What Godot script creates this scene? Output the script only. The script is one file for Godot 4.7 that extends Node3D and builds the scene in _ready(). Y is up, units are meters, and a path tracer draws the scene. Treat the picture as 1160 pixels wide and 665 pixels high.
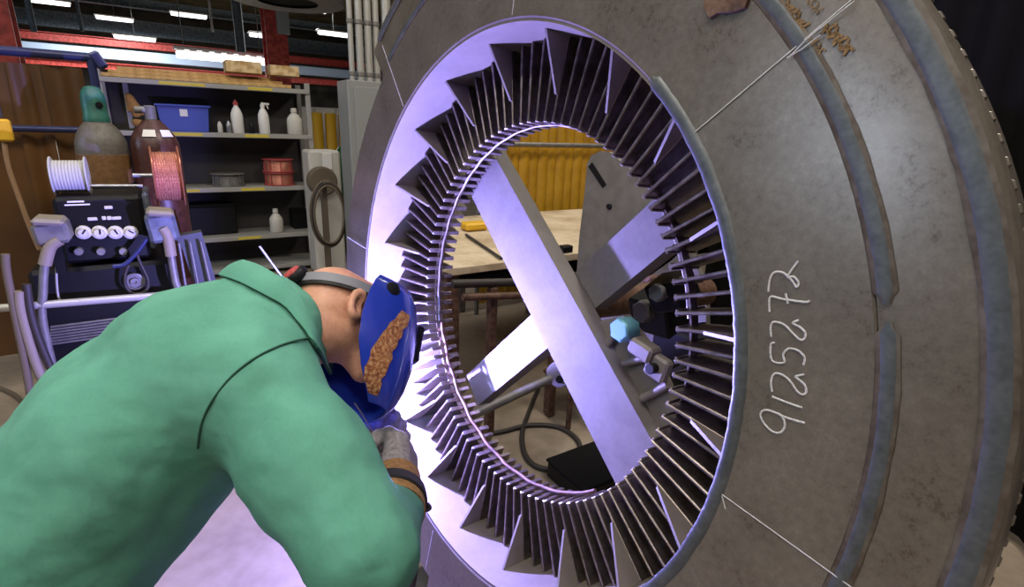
extends Node3D
# A welder leaning into a large steel vane ring on a factory floor.
# World axes follow the building: x runs along the shelving, y is up, z points back towards the viewer's side of the hall.

# ---- lens and frame of the photograph (1160 x 665) ----
const FOC := 600.0
const CX := 580.0
const CY := 332.5
const EYE := 1.5
var DX := Vector3(960, -152, 600).normalized()      # building x, y, z seen in camera axes (x right, y down, z forward)
var DY := Vector3(70, -1938, -600).normalized()
var DZ := Vector3.ZERO
# ---- ring frame in camera axes ----
var RN := Vector3(-0.78497, 0.0587, -0.61675)
var RC := Vector3(-0.07914, 0.05334, 1.17058)
var RU := Vector3(0.61782, 0.0, -0.78632)
var RV := Vector3(-0.04616, -0.99828, -0.03627)

var counts := {}
var M := {}
var noise := FastNoiseLite.new()

# ------------------------------------------------------------------ pixels to places
func wv(q: Vector3) -> Vector3:
	return Vector3(q.dot(DX), q.dot(DY), q.dot(DZ))
func wp(q: Vector3) -> Vector3:
	return wv(q) + Vector3(0, EYE, 0)
func cp(px: float, py: float, d: float) -> Vector3:
	return Vector3((px - CX) / FOC * d, (py - CY) / FOC * d, d)
func ray(px: float, py: float) -> Vector3:
	return wv(Vector3((px - CX) / FOC, (py - CY) / FOC, 1.0))
func pd(px: float, py: float, d: float) -> Vector3:
	return wp(cp(px, py, d))
func on_y(px: float, py: float, y: float) -> Vector3:
	var r := ray(px, py)
	return Vector3(0, EYE, 0) + r * ((y - EYE) / r.y)
func on_z(px: float, py: float, z: float) -> Vector3:
	var r := ray(px, py)
	return Vector3(0, EYE, 0) + r * (z / r.z)
func on_ring(px: float, py: float, z: float) -> Vector3:      # pixel to ring axes, on the plane z in front of its face
	var r := Vector3((px - CX) / FOC, (py - CY) / FOC, 1.0)
	var o := RC + RN * z
	var p := r * (o.dot(RN) / r.dot(RN)) - o
	return Vector3(p.dot(RU), p.dot(RV), z)

# ------------------------------------------------------------------ mesh builder
class MB:
	var v := PackedVector3Array()
	var n := PackedVector3Array()
	func tri(a: Vector3, b: Vector3, c: Vector3, na: Vector3, nb: Vector3, nc: Vector3) -> void:
		if (c - a).cross(b - a).dot(na + nb + nc) < 0.0:
			v.append(a); v.append(c); v.append(b)
			n.append(na); n.append(nc); n.append(nb)
		else:
			v.append(a); v.append(b); v.append(c)
			n.append(na); n.append(nb); n.append(nc)
	func quad(a: Vector3, b: Vector3, c: Vector3, d: Vector3, na: Vector3, nb: Vector3, nc: Vector3, nd: Vector3) -> void:
		tri(a, b, c, na, nb, nc)
		tri(a, c, d, na, nc, nd)
	func flat(a: Vector3, b: Vector3, c: Vector3, d: Vector3, out: Vector3) -> void:
		var m := (c - a).cross(b - d)
		if m.length() < 1e-12:
			return
		m = m.normalized()
		if m.dot(out) < 0.0:
			m = -m
		quad(a, b, c, d, m, m, m, m)
	func flat3(a: Vector3, b: Vector3, c: Vector3, out: Vector3) -> void:
		var m := (c - a).cross(b - a)
		if m.length() < 1e-14:
			return
		m = m.normalized()
		if m.dot(out) < 0.0:
			m = -m
		tri(a, b, c, m, m, m)

func bx(mb: MB, c: Vector3, size: Vector3, bev := 0.0, bs := Basis.IDENTITY) -> void:
	var h := size * 0.5
	var b := minf(bev, minf(h.x, minf(h.y, h.z)) * 0.9)
	if b <= 0.0:
		for ax in 3:
			for s in [-1.0, 1.0]:
				var q := Vector3.ZERO; q[ax] = s * h[ax]
				var e := Vector3.ZERO; e[(ax + 1) % 3] = h[(ax + 1) % 3]
				var f := Vector3.ZERO; f[(ax + 2) % 3] = h[(ax + 2) % 3]
				mb.flat(c + bs * (q - e - f), c + bs * (q + e - f), c + bs * (q + e + f), c + bs * (q - e + f), bs * q)
		return
	for ax in 3:
		var i := (ax + 1) % 3
		var j := (ax + 2) % 3
		for s in [-1.0, 1.0]:
			var q := Vector3.ZERO; q[ax] = s * h[ax]
			var e := Vector3.ZERO; e[i] = h[i] - b
			var f := Vector3.ZERO; f[j] = h[j] - b
			mb.flat(c + bs * (q - e - f), c + bs * (q + e - f), c + bs * (q + e + f), c + bs * (q - e + f), bs * q)
		for s in [-1.0, 1.0]:
			for t in [-1.0, 1.0]:
				var p1 := Vector3.ZERO; p1[i] = s * h[i]; p1[j] = t * (h[j] - b)
				var p2 := Vector3.ZERO; p2[i] = s * (h[i] - b); p2[j] = t * h[j]
				var l := Vector3.ZERO; l[ax] = h[ax] - b
				mb.flat(c + bs * (p1 - l), c + bs * (p1 + l), c + bs * (p2 + l), c + bs * (p2 - l), bs * (p1 + p2))
	for s in [-1.0, 1.0]:
		for t in [-1.0, 1.0]:
			for r in [-1.0, 1.0]:
				mb.flat3(c + bs * Vector3(s * h.x, t * (h.y - b), r * (h.z - b)), c + bs * Vector3(s * (h.x - b), t * h.y, r * (h.z - b)), c + bs * Vector3(s * (h.x - b), t * (h.y - b), r * h.z), bs * Vector3(s, t, r))

# profile points are (radius, height) turned round the local y axis of xf; sharp corners stay sharp
func lathe(mb: MB, prof: Array, xf: Transform3D, segs := 24, a0 := 0.0, a1 := TAU, round_deg := 38.0) -> void:
	var k := prof.size()
	var sn: Array[Vector2] = []
	for i in k - 1:
		var e: Vector2 = prof[i + 1] - prof[i]
		sn.append(Vector2(e.y, -e.x).normalized() if e.length() > 1e-9 else Vector2.ZERO)
	for i in k - 1:
		var n0 := sn[i]
		var n1 := sn[i]
		if i > 0 and sn[i - 1].dot(sn[i]) > cos(deg_to_rad(round_deg)):
			n0 = (sn[i - 1] + sn[i]).normalized()
		if i < k - 2 and sn[i + 1].dot(sn[i]) > cos(deg_to_rad(round_deg)):
			n1 = (sn[i + 1] + sn[i]).normalized()
		var p: Vector2 = prof[i]
		var q: Vector2 = prof[i + 1]
		for s in segs:
			var t0 := a0 + (a1 - a0) * s / segs
			var t1 := a0 + (a1 - a0) * (s + 1) / segs
			var d0 := Vector3(cos(t0), 0, sin(t0))
			var d1 := Vector3(cos(t1), 0, sin(t1))
			var up := Vector3(0, 1, 0)
			var A := xf * (d0 * p.x + up * p.y)
			var B := xf * (d1 * p.x + up * p.y)
			var C := xf * (d1 * q.x + up * q.y)
			var D := xf * (d0 * q.x + up * q.y)
			var nA := (xf.basis * (d0 * n0.x + up * n0.y)).normalized()
			var nB := (xf.basis * (d1 * n0.x + up * n0.y)).normalized()
			var nC := (xf.basis * (d1 * n1.x + up * n1.y)).normalized()
			var nD := (xf.basis * (d0 * n1.x + up * n1.y)).normalized()
			if q.x > 1e-6:
				mb.tri(A, C, D, nA, nC, nD)
			if p.x > 1e-6:
				mb.tri(A, B, C, nA, nB, nC)

func along(a: Vector3, b: Vector3) -> Transform3D:      # a frame at a whose y axis runs to b
	var y := (b - a).normalized()
	var x := y.cross(Vector3(0.31, 0.27, 0.91)).normalized()
	return Transform3D(Basis(x, y, x.cross(y)), a)
func cyl(mb: MB, a: Vector3, b: Vector3, r: float, segs := 16, r2 := -1.0) -> void:
	var l := a.distance_to(b)
	var e := r if r2 < 0.0 else r2
	var c := minf(r, e) * 0.12
	lathe(mb, [Vector2(0, 0), Vector2(r - c, 0), Vector2(r, minf(c, l * 0.2)), Vector2(e, l - minf(c, l * 0.2)), Vector2(e - c, l), Vector2(0, l)], along(a, b), segs)

func smooth_path(pts: Array, n := 6) -> Array:
	var out := []
	var k := pts.size()
	for i in k - 1:
		var p0: Vector3 = pts[maxi(i - 1, 0)]
		var p1: Vector3 = pts[i]
		var p2: Vector3 = pts[i + 1]
		var p3: Vector3 = pts[mini(i + 2, k - 1)]
		for j in n:
			out.append(p1.cubic_interpolate(p2, p0, p3, float(j) / n))
	out.append(pts[k - 1])
	return out
func tube(mb: MB, pts: Array, r: float, sides := 8, flat_dir := Vector3.ZERO, flat_by := 1.0, rs := []) -> void:
	var k := pts.size()
	var rings := []
	var nrm := []
	var x := Vector3.ZERO
	for i in k:
		var t: Vector3 = (pts[mini(i + 1, k - 1)] - pts[maxi(i - 1, 0)]).normalized()
		if i == 0:
			x = t.cross(Vector3(0.37, 0.91, 0.18))
		x = (x - t * x.dot(t)).normalized()
		var y := t.cross(x)
		var a := []
		var b := []
		for s in sides:
			var w := TAU * s / sides
			var d := x * cos(w) + y * sin(w)
			var o: Vector3 = d * (r if rs.is_empty() else rs[i])
			if flat_dir != Vector3.ZERO:
				o -= flat_dir * o.dot(flat_dir) * (1.0 - flat_by)
			a.append(pts[i] + o)
			b.append(d)
		rings.append(a); nrm.append(b)
	for i in k - 1:
		for s in sides:
			var u := (s + 1) % sides
			mb.quad(rings[i][s], rings[i][u], rings[i + 1][u], rings[i + 1][s], nrm[i][s], nrm[i][u], nrm[i + 1][u], nrm[i + 1][s])
	for e in [0, k - 1]:
		var dir: Vector3 = (pts[0] - pts[1]) if e == 0 else (pts[k - 1] - pts[k - 2])
		for s in sides:
			mb.flat3(pts[e], rings[e][s], rings[e][(s + 1) % sides], dir)

# a flat outline (x, y) pushed from z = 0 to z = depth in the frame xf
func prism(mb: MB, poly: PackedVector2Array, depth: float, xf: Transform3D) -> void:
	var idx := Geometry2D.triangulate_polygon(poly)
	var zb := xf.basis.z
	for i in range(0, idx.size(), 3):
		var a := poly[idx[i]]
		var b := poly[idx[i + 1]]
		var c := poly[idx[i + 2]]
		mb.flat3(xf * Vector3(a.x, a.y, 0), xf * Vector3(b.x, b.y, 0), xf * Vector3(c.x, c.y, 0), -zb)
		mb.flat3(xf * Vector3(a.x, a.y, depth), xf * Vector3(b.x, b.y, depth), xf * Vector3(c.x, c.y, depth), zb)
	var area := 0.0
	for i in poly.size():
		area += poly[i].cross(poly[(i + 1) % poly.size()])
	for i in poly.size():
		var p := poly[i]
		var q := poly[(i + 1) % poly.size()]
		var o := Vector2(q.y - p.y, p.x - q.x) * signf(area)
		mb.flat(xf * Vector3(p.x, p.y, 0), xf * Vector3(q.x, q.y, 0), xf * Vector3(q.x, q.y, depth), xf * Vector3(p.x, p.y, depth), xf.basis * Vector3(o.x, o.y, 0))

# a surface through rows of points, given a thickness along its normals
func sheet(mb: MB, rows: Array, thick: float) -> void:
	var nr := rows.size()
	var nc: int = rows[0].size()
	var N := []
	for i in nr:
		var l := []
		for j in nc:
			var du: Vector3 = rows[mini(i + 1, nr - 1)][j] - rows[maxi(i - 1, 0)][j]
			var dv: Vector3 = rows[i][mini(j + 1, nc - 1)] - rows[i][maxi(j - 1, 0)]
			l.append(du.cross(dv).normalized())
		N.append(l)
	for i in nr - 1:
		for j in nc - 1:
			var n00: Vector3 = N[i][j]
			var n01: Vector3 = N[i][j + 1]
			var n11: Vector3 = N[i + 1][j + 1]
			var n10: Vector3 = N[i + 1][j]
			mb.quad(rows[i][j], rows[i][j + 1], rows[i + 1][j + 1], rows[i + 1][j], n00, n01, n11, n10)
			mb.quad(rows[i][j] - n00 * thick, rows[i][j + 1] - n01 * thick, rows[i + 1][j + 1] - n11 * thick, rows[i + 1][j] - n10 * thick, -n00, -n01, -n11, -n10)
	for i in nr - 1:
		for j in [0, nc - 1]:
			var a: Vector3 = rows[i][j]
			var b: Vector3 = rows[i + 1][j]
			var o: Vector3 = rows[i][j] - rows[i][1 if j == 0 else nc - 2]
			mb.flat(a, b, b - N[i + 1][j] * thick, a - N[i][j] * thick, o)
	for j in nc - 1:
		for i in [0, nr - 1]:
			var a: Vector3 = rows[i][j]
			var b: Vector3 = rows[i][j + 1]
			var o: Vector3 = rows[i][j] - rows[1 if i == 0 else nr - 2][j]
			mb.flat(a, b, b - N[i][j + 1] * thick, a - N[i][j] * thick, o)

# ------------------------------------------------------------------ signed distance bodies, meshed as surface nets
class Body:
	var a := PackedVector3Array()
	var ba := PackedVector3Array()
	var l2 := PackedFloat32Array()
	var ra := PackedFloat32Array()
	var rb := PackedFloat32Array()
	var k := 0.03
	var fold := 0.0
	var fold_scale := Vector3.ONE
	var nz: FastNoiseLite
	var cuts := []
	func bone(p: Vector3, q: Vector3, r: float, s: float) -> void:
		a.append(p); ba.append(q - p); l2.append(maxf((q - p).length_squared(), 1e-9)); ra.append(r); rb.append(s)
	func at(p: Vector3) -> float:
		var d := 10.0
		for i in a.size():
			var pa := p - a[i]
			var h := clampf(pa.dot(ba[i]) / l2[i], 0.0, 1.0)
			var e := (pa - ba[i] * h).length() - (ra[i] + (rb[i] - ra[i]) * h)
			if e < d + k:
				var m := maxf(k - absf(e - d), 0.0) / k
				d = minf(e, d) - m * m * k * 0.25
		for c in cuts:
			d = maxf(d, (p - c[0]).dot(c[1]))
		if fold > 0.0 and d < 0.05 and d > -0.05:
			var q := p * fold_scale
			d += fold * (nz.get_noise_3dv(q) + 0.45 * nz.get_noise_3dv(q * 2.3 + Vector3(7, 3, 1)))
		return d

func net(mb: MB, body: Body, lo: Vector3, hi: Vector3, cell: float) -> void:
	var B := 6
	var nx := int(ceil((hi.x - lo.x) / cell / B)) * B + 1
	var ny := int(ceil((hi.y - lo.y) / cell / B)) * B + 1
	var nz := int(ceil((hi.z - lo.z) / cell / B)) * B + 1
	var f := PackedFloat32Array()
	f.resize(nx * ny * nz)
	f.fill(9.0)
	var blocks := []
	var reach := cell * (B * 0.5 * 1.733 + 2.0) + body.fold * 1.5
	for bz in range(0, nz - 1, B):
		for by in range(0, ny - 1, B):
			for bxx in range(0, nx - 1, B):
				var c := lo + Vector3(bxx + B * 0.5, by + B * 0.5, bz + B * 0.5) * cell
				var d0 := body.at(c)
				if absf(d0) > reach:
					continue
				blocks.append(Vector3i(bxx, by, bz))
				for z in range(bz, bz + B + 1):
					for y in range(by, by + B + 1):
						for x in range(bxx, bxx + B + 1):
							var id := (z * ny + y) * nx + x
							if f[id] > 8.0:
								f[id] = body.at(lo + Vector3(x, y, z) * cell)
	var vid := {}
	var P := PackedVector3Array()
	var Nn := PackedVector3Array()
	var corner := [Vector3i(0, 0, 0), Vector3i(1, 0, 0), Vector3i(0, 1, 0), Vector3i(1, 1, 0), Vector3i(0, 0, 1), Vector3i(1, 0, 1), Vector3i(0, 1, 1), Vector3i(1, 1, 1)]
	var edges := [[0, 1], [2, 3], [4, 5], [6, 7], [0, 2], [1, 3], [4, 6], [5, 7], [0, 4], [1, 5], [2, 6], [3, 7]]
	var cells := []
	for b: Vector3i in blocks:
		for z in range(b.z, b.z + B):
			for y in range(b.y, b.y + B):
				for x in range(b.x, b.x + B):
					var id := (z * ny + y) * nx + x
					var g := [f[id], f[id + 1], f[id + nx], f[id + nx + 1], f[id + nx * ny], f[id + nx * ny + 1], f[id + nx * ny + nx], f[id + nx * ny + nx + 1]]
					var inside := 0
					for e in g:
						if e < 0.0:
							inside += 1
					if inside == 0 or inside == 8:
						continue
					var sum := Vector3.ZERO
					var cnt := 0
					for e in edges:
						var u: float = g[e[0]]
						var w: float = g[e[1]]
						if (u < 0.0) != (w < 0.0):
							var t := u / (u - w)
							sum += Vector3(corner[e[0]]).lerp(Vector3(corner[e[1]]), t)
							cnt += 1
					vid[id] = P.size()
					cells.append(Vector3i(x, y, z))
					P.append(lo + (Vector3(x, y, z) + sum / cnt) * cell)
					Nn.append(Vector3(g[1] + g[3] + g[5] + g[7] - g[0] - g[2] - g[4] - g[6], g[2] + g[3] + g[6] + g[7] - g[0] - g[1] - g[4] - g[5], g[4] + g[5] + g[6] + g[7] - g[0] - g[1] - g[2] - g[3]).normalized())
	var step := [1, nx, nx * ny]
	for c: Vector3i in cells:
		var id := (c.z * ny + c.y) * nx + c.x
		for ax in 3:
			var s1: int = step[(ax + 1) % 3]
			var s2: int = step[(ax + 2) % 3]
			if c[(ax + 1) % 3] == 0 or c[(ax + 2) % 3] == 0:
				continue
			if (f[id] < 0.0) != (f[id + step[ax]] < 0.0):
				if vid.has(id - s1) and vid.has(id - s2) and vid.has(id - s1 - s2):
					var i0: int = vid[id]
					var i1: int = vid[id - s1]
					var i2: int = vid[id - s1 - s2]
					var i3: int = vid[id - s2]
					mb.quad(P[i0], P[i1], P[i2], P[i3], Nn[i0], Nn[i1], Nn[i2], Nn[i3])

# ------------------------------------------------------------------ naming, tagging, committing
func named(parent: Node, called: String) -> String:
	var key := str(parent.get_instance_id()) + called
	var c: int = counts.get(key, 0)
	counts[key] = c + 1
	return called if c == 0 else "%s_%03d" % [called, c]
func mesh_of(mb: MB, shift := Vector3.ZERO) -> ArrayMesh:
	var arr := []
	arr.resize(Mesh.ARRAY_MAX)
	var v := mb.v
	if shift != Vector3.ZERO:
		for i in v.size():
			v[i] -= shift
	arr[Mesh.ARRAY_VERTEX] = v
	arr[Mesh.ARRAY_NORMAL] = mb.n
	var m := ArrayMesh.new()
	m.add_surface_from_arrays(Mesh.PRIMITIVE_TRIANGLES, arr)
	return m
func put(called: String, mesh: Mesh, m: Material, parent: Node) -> MeshInstance3D:
	var o := MeshInstance3D.new()
	o.name = named(parent, called)
	o.mesh = mesh
	o.material_override = m
	parent.add_child(o, true)
	return o
# a part whose builder points are in world axes, under a thing (or under a part of it)
func part(called: String, mb: MB, m: Material, parent: Node, label := "") -> MeshInstance3D:
	var base: Vector3 = parent.get_meta("at") if parent.has_meta("at") else Vector3.ZERO
	var o := put(called, mesh_of(mb, base), m, parent)
	o.set_meta("at", base)
	if label != "":
		o.set_meta("label", label)
	return o
func tag(o: Node, label: String, category: String, group := "") -> void:
	o.set_meta("label", label)
	o.set_meta("category", category)
	if group != "":
		o.set_meta("group", group)
func thing(called: String, label: String, category: String, at: Vector3, group := "") -> Node3D:
	var o := Node3D.new()
	o.name = named(self, called)
	add_child(o, true)
	o.position = at
	o.set_meta("at", at)
	tag(o, label, category, group)
	return o
func solo(called: String, mb: MB, m: Material, label: String, category: String, group := "") -> MeshInstance3D:
	var lo := mb.v[0]
	var hi := mb.v[0]
	for p in mb.v:
		lo = lo.min(p); hi = hi.max(p)
	var at := Vector3((lo.x + hi.x) * 0.5, lo.y, (lo.z + hi.z) * 0.5)
	var o := put(called, mesh_of(mb, at), m, self)
	o.position = at
	o.set_meta("at", at)
	tag(o, label, category, group)
	return o
func structure(called: String, mb: MB, m: Material) -> MeshInstance3D:
	var o := put(called, mesh_of(mb), m, self)
	o.set_meta("kind", "structure")
	return o

# ------------------------------------------------------------------ materials
# layers: [frequency, octaves, weight, seed]; the summed noise looks a colour up in the ramp
func grain(size: int, layers: Array, ramp: Array) -> ImageTexture:
	var sum := PackedFloat32Array()
	sum.resize(size * size)
	var total := 0.0
	for l in layers:
		var fn := FastNoiseLite.new()
		fn.seed = l[3]
		fn.noise_type = FastNoiseLite.TYPE_SIMPLEX_SMOOTH
		fn.frequency = l[0]
		fn.fractal_octaves = l[1]
		var dat := fn.get_seamless_image(size, size).get_data()
		var w: float = l[2] / 255.0
		total += l[2]
		for i in sum.size():
			sum[i] += dat[i] * w
	var out := PackedByteArray()
	out.resize(size * size * 3)
	var k := ramp.size() - 1
	var table := PackedByteArray()
	for i in 256:
		var t := clampf((i / 255.0 - 0.2) / 0.6, 0.0, 1.0) * k
		var j := mini(int(t), k - 1)
		var c: Color = ramp[j].lerp(ramp[j + 1], t - j)
		table.append(c.r8); table.append(c.g8); table.append(c.b8)
	for i in sum.size():
		var q := clampi(int(sum[i] / total * 255.0), 0, 255) * 3
		out[i * 3] = table[q]; out[i * 3 + 1] = table[q + 1]; out[i * 3 + 2] = table[q + 2]
	var img := Image.create_from_data(size, size, false, Image.FORMAT_RGB8, out)
	img.generate_mipmaps()
	return ImageTexture.create_from_image(img)
func plain(c: Color, rough := 0.6, metal := 0.0, spec := 0.5) -> StandardMaterial3D:
	var m := StandardMaterial3D.new()
	m.albedo_color = c
	m.roughness = rough
	m.metallic = metal
	m.metallic_specular = spec
	return m
func textured(t: Texture2D, tile: float, rough := 0.6, metal := 0.0) -> StandardMaterial3D:
	var m := plain(Color.WHITE, rough, metal)
	m.albedo_texture = t
	m.uv1_triplanar = true
	m.uv1_scale = Vector3.ONE / tile
	return m
func rgb(r: int, g: int, b: int) -> Color:
	return Color8(r, g, b)
func glow(c: Color, e: float) -> StandardMaterial3D:
	var m := plain(c, 0.5)
	m.emission_enabled = true
	m.emission = c
	m.emission_energy_multiplier = e
	return m

# ------------------------------------------------------------------ the scene
func _ready() -> void:
	DZ = DX.cross(DY).normalized()
	noise.seed = 11
	noise.frequency = 1.0
	# camera
	var cam := Camera3D.new()
	cam.name = "camera"
	cam.fov = rad_to_deg(2.0 * atan(332.5 / FOC))
	cam.near = 0.05
	cam.far = 120.0
	add_child(cam)
	cam.transform = Transform3D(Basis(wv(Vector3(1, 0, 0)), wv(Vector3(0, -1, 0)), wv(Vector3(0, 0, -1))).orthonormalized(), Vector3(0, EYE, 0))
	cam.current = true
	# surroundings: a closed hall, so only a trace of air light
	var env := Environment.new()
	env.background_mode = Environment.BG_COLOR
	env.background_color = Color(0.02, 0.02, 0.022)
	env.tonemap_mode = Environment.TONE_MAPPER_LINEAR
	env.tonemap_exposure = 1.0
	env.sdfgi_enabled = true
	env.ssao_enabled = true
	env.ssil_enabled = true
	var we := WorldEnvironment.new()
	we.name = "environment"
	we.environment = env
	add_child(we)
	make_materials()
	# hanging fluorescent fixtures over the work bay: [x, y, z, energy]
	for l in WORK_LAMPS:
		work_lamp(Vector3(l[0], l[1], l[2]), l[3])
	# the welding arc at the hands
	weld_arc(wp(RC + RU * ARC.x + RV * ARC.y + RN * ARC.z))
	hall()
	vane_ring()
	positioner()
	bench_bay()
	welder()
	shelving()
	welding_cart()
	screen_and_columns()
	cabinet_corner()
	far_hall()
	for o in find_children("*", "Node3D", true, false):
		if o.has_meta("at"):
			o.remove_meta("at")

const WORK_LAMPS := [[-2.6, 4.4, -0.6, 5.6], [-0.4, 4.4, -0.6, 7.0], [1.8, 4.4, -0.6, 8.5], [-2.6, 4.4, 2.0, 4.6], [-0.4, 4.4, 2.0, 5.6], [-1.6, 4.4, -4.2, 2.2], [0.5, 4.4, -3.7, 3.2], [4.2, 4.4, -3.0, 7.0]]
const ARC := Vector3(-0.45, -0.165, 0.02)

func make_materials() -> void:
	M.face = textured(grain(1024, [[0.003, 4, 1.0, 3], [0.03, 4, 0.9, 4], [0.1, 2, 0.6, 9]], [rgb(84, 74, 63), rgb(105, 97, 88), rgb(112, 104, 95), rgb(118, 110, 101), rgb(128, 120, 110)]), 0.5, 0.32, 0.42)
	M.wall_steel = textured(grain(256, [[0.01, 4, 1.0, 13], [0.06, 2, 0.4, 14]], [rgb(105, 97, 88), rgb(112, 104, 95), rgb(118, 110, 101)]), 0.4, 0.5, 0.1)
	M.weld = textured(grain(256, [[0.02, 4, 1.0, 5], [0.08, 2, 0.6, 6]], [rgb(66, 69, 71), rgb(78, 81, 83), rgb(88, 91, 93)]), 0.2, 0.45, 0.3)
	M.tint = textured(grain(256, [[0.02, 4, 1.0, 7], [0.07, 2, 0.5, 8]], [rgb(66, 54, 43), rgb(86, 76, 66), rgb(100, 92, 82)]), 0.25, 0.5, 0.3)
	M.blade = textured(grain(256, [[0.02, 4, 1.0, 15], [0.09, 2, 0.5, 16]], [rgb(112, 100, 92), rgb(136, 126, 119), rgb(152, 143, 137)]), 0.2, 0.4, 0.95)
	M.hoop = textured(grain(256, [[0.02, 4, 1.0, 25], [0.09, 2, 0.7, 26]], [rgb(96, 74, 64), rgb(130, 114, 108), rgb(150, 140, 138)]), 0.15, 0.5, 0.3)
	M.bar = textured(grain(256, [[0.012, 4, 1.0, 35], [0.07, 2, 0.5, 36]], [rgb(98, 92, 87), rgb(105, 99, 94), rgb(111, 105, 100)]), 0.35, 0.75, 0.0)
	M.chalk = textured(grain(128, [[0.12, 2, 1.0, 45]], [rgb(160, 157, 156), rgb(186, 184, 184), rgb(200, 199, 199)]), 0.05, 0.95)
	M.paint_mark = textured(grain(128, [[0.1, 3, 1.0, 46]], [rgb(96, 78, 58), rgb(126, 98, 64), rgb(140, 110, 72)]), 0.05, 0.85)
	M.floor = textured(grain(512, [[0.005, 4, 1.0, 53], [0.05, 3, 0.5, 54]], [rgb(124, 111, 95), rgb(140, 126, 109), rgb(152, 138, 121)]), 1.8, 0.55)
	M.dark_wall = textured(grain(256, [[0.01, 3, 1.0, 63]], [rgb(34, 32, 28), rgb(52, 48, 42), rgb(62, 56, 48)]), 4.0, 0.8)
	M.ceiling = textured(grain(256, [[0.01, 3, 1.0, 64]], [rgb(72, 64, 44), rgb(88, 80, 58), rgb(98, 90, 66)]), 4.0, 0.85)
	M.jacket = textured(grain(512, [[0.006, 3, 1.0, 73], [0.12, 2, 0.35, 74]], [rgb(70, 128, 108), rgb(80, 140, 119), rgb(89, 150, 129)]), 0.5, 0.92)
	M.seam = plain(rgb(34, 78, 62), 0.95)
	M.skin = textured(grain(256, [[0.02, 4, 1.0, 83], [0.1, 2, 0.4, 84]], [rgb(176, 122, 98), rgb(198, 144, 116), rgb(210, 158, 132)]), 0.2, 0.55)
	M.skin.subsurf_scatter_enabled = true
	M.skin.subsurf_scatter_strength = 0.08
	M.denim = textured(grain(256, [[0.08, 3, 1.0, 85]], [rgb(30, 34, 48), rgb(40, 46, 64), rgb(52, 58, 78)]), 0.2, 0.95)
	M.hood_blue = plain(rgb(34, 58, 168), 0.22, 0.0)
	M.hood_blue.clearcoat_enabled = true
	M.hood_blue.clearcoat = 0.6
	M.hood_blue.clearcoat_roughness = 0.12
	M.scrape = textured(grain(256, [[0.03, 4, 1.0, 87], [0.1, 2, 0.5, 88]], [rgb(60, 26, 20), rgb(112, 58, 34), rgb(158, 96, 52), rgb(186, 142, 92), rgb(206, 184, 150)]), 0.07, 0.8)
	M.black = plain(rgb(13, 13, 14), 0.48, 0.0, 0.35)
	M.black_matt = plain(rgb(15, 14, 14), 0.85, 0.0, 0.3)
	M.rubber = plain(rgb(24, 22, 22), 0.7)
	M.band_grey = plain(rgb(112, 114, 122), 0.5)
	M.pad_red = textured(grain(128, [[0.06, 3, 1.0, 89]], [rgb(132, 40, 44), rgb(168, 62, 62), rgb(188, 92, 88)]), 0.05, 0.6)
	M.glove = textured(grain(256, [[0.04, 4, 1.0, 91], [0.14, 2, 0.5, 92]], [rgb(112, 104, 100), rgb(146, 138, 136), rgb(164, 158, 158)]), 0.12, 0.95)
	M.glove_cuff = textured(grain(256, [[0.04, 4, 1.0, 93], [0.14, 2, 0.5, 94]], [rgb(110, 78, 44), rgb(148, 110, 64), rgb(166, 128, 80)]), 0.12, 0.95)
	M.steel = plain(rgb(150, 150, 154), 0.35, 0.7)
	M.dull_steel = textured(grain(256, [[0.02, 4, 1.0, 95]], [rgb(104, 101, 97), rgb(114, 111, 107), rgb(122, 119, 115)]), 0.3, 0.5, 0.35)
	M.rust = textured(grain(256, [[0.02, 4, 1.0, 96], [0.09, 2, 0.5, 97]], [rgb(52, 34, 26), rgb(84, 58, 44), rgb(112, 86, 70)]), 0.25, 0.6, 0.25)
	M.copper = plain(rgb(196, 122, 94), 0.3, 0.6)
	M.copper_wire = textured(grain(128, [[0.05, 2, 1.0, 98]], [rgb(150, 88, 70), rgb(196, 128, 104), rgb(216, 158, 136)]), 0.06, 0.35, 0.4)
	M.white = plain(rgb(214, 212, 208), 0.55)
	M.off_white = plain(rgb(186, 182, 172), 0.6)
	M.lamp_housing = plain(rgb(200, 200, 196), 0.5)
	M.yellow = plain(rgb(206, 160, 32), 0.5)
	M.tape_yellow = plain(rgb(196, 176, 60), 0.6)
	M.tote = plain(rgb(52, 70, 150), 0.45)
	M.teal = textured(grain(128, [[0.03, 3, 1.0, 99]], [rgb(26, 78, 66), rgb(34, 92, 78), rgb(42, 104, 90)]), 0.2, 0.45)
	M.cyl_grey = textured(grain(256, [[0.03, 4, 1.0, 101], [0.1, 2, 0.6, 102]], [rgb(76, 70, 63), rgb(92, 86, 78), rgb(104, 98, 89)]), 0.2, 0.5)
	M.cyl_tan = textured(grain(256, [[0.03, 4, 1.0, 103], [0.1, 2, 0.6, 104]], [rgb(92, 64, 36), rgb(112, 80, 46), rgb(126, 92, 56)]), 0.25, 0.55)
	M.cyl_brown = textured(grain(256, [[0.03, 4, 1.0, 105], [0.1, 2, 0.6, 106]], [rgb(48, 24, 20), rgb(72, 40, 34), rgb(88, 54, 46)]), 0.25, 0.4)
	M.shelf = plain(rgb(150, 148, 142), 0.5, 0.1)
	M.shelf_dark = plain(rgb(52, 48, 46), 0.7)
	M.timber = textured(grain(256, [[0.02, 4, 1.0, 107], [0.09, 2, 0.5, 108]], [rgb(150, 112, 60), rgb(190, 152, 92), rgb(208, 172, 114)]), 0.4, 0.7)
	M.carton = textured(grain(128, [[0.03, 3, 1.0, 109]], [rgb(176, 146, 98), rgb(204, 176, 128), rgb(216, 190, 146)]), 0.3, 0.8)
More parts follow.
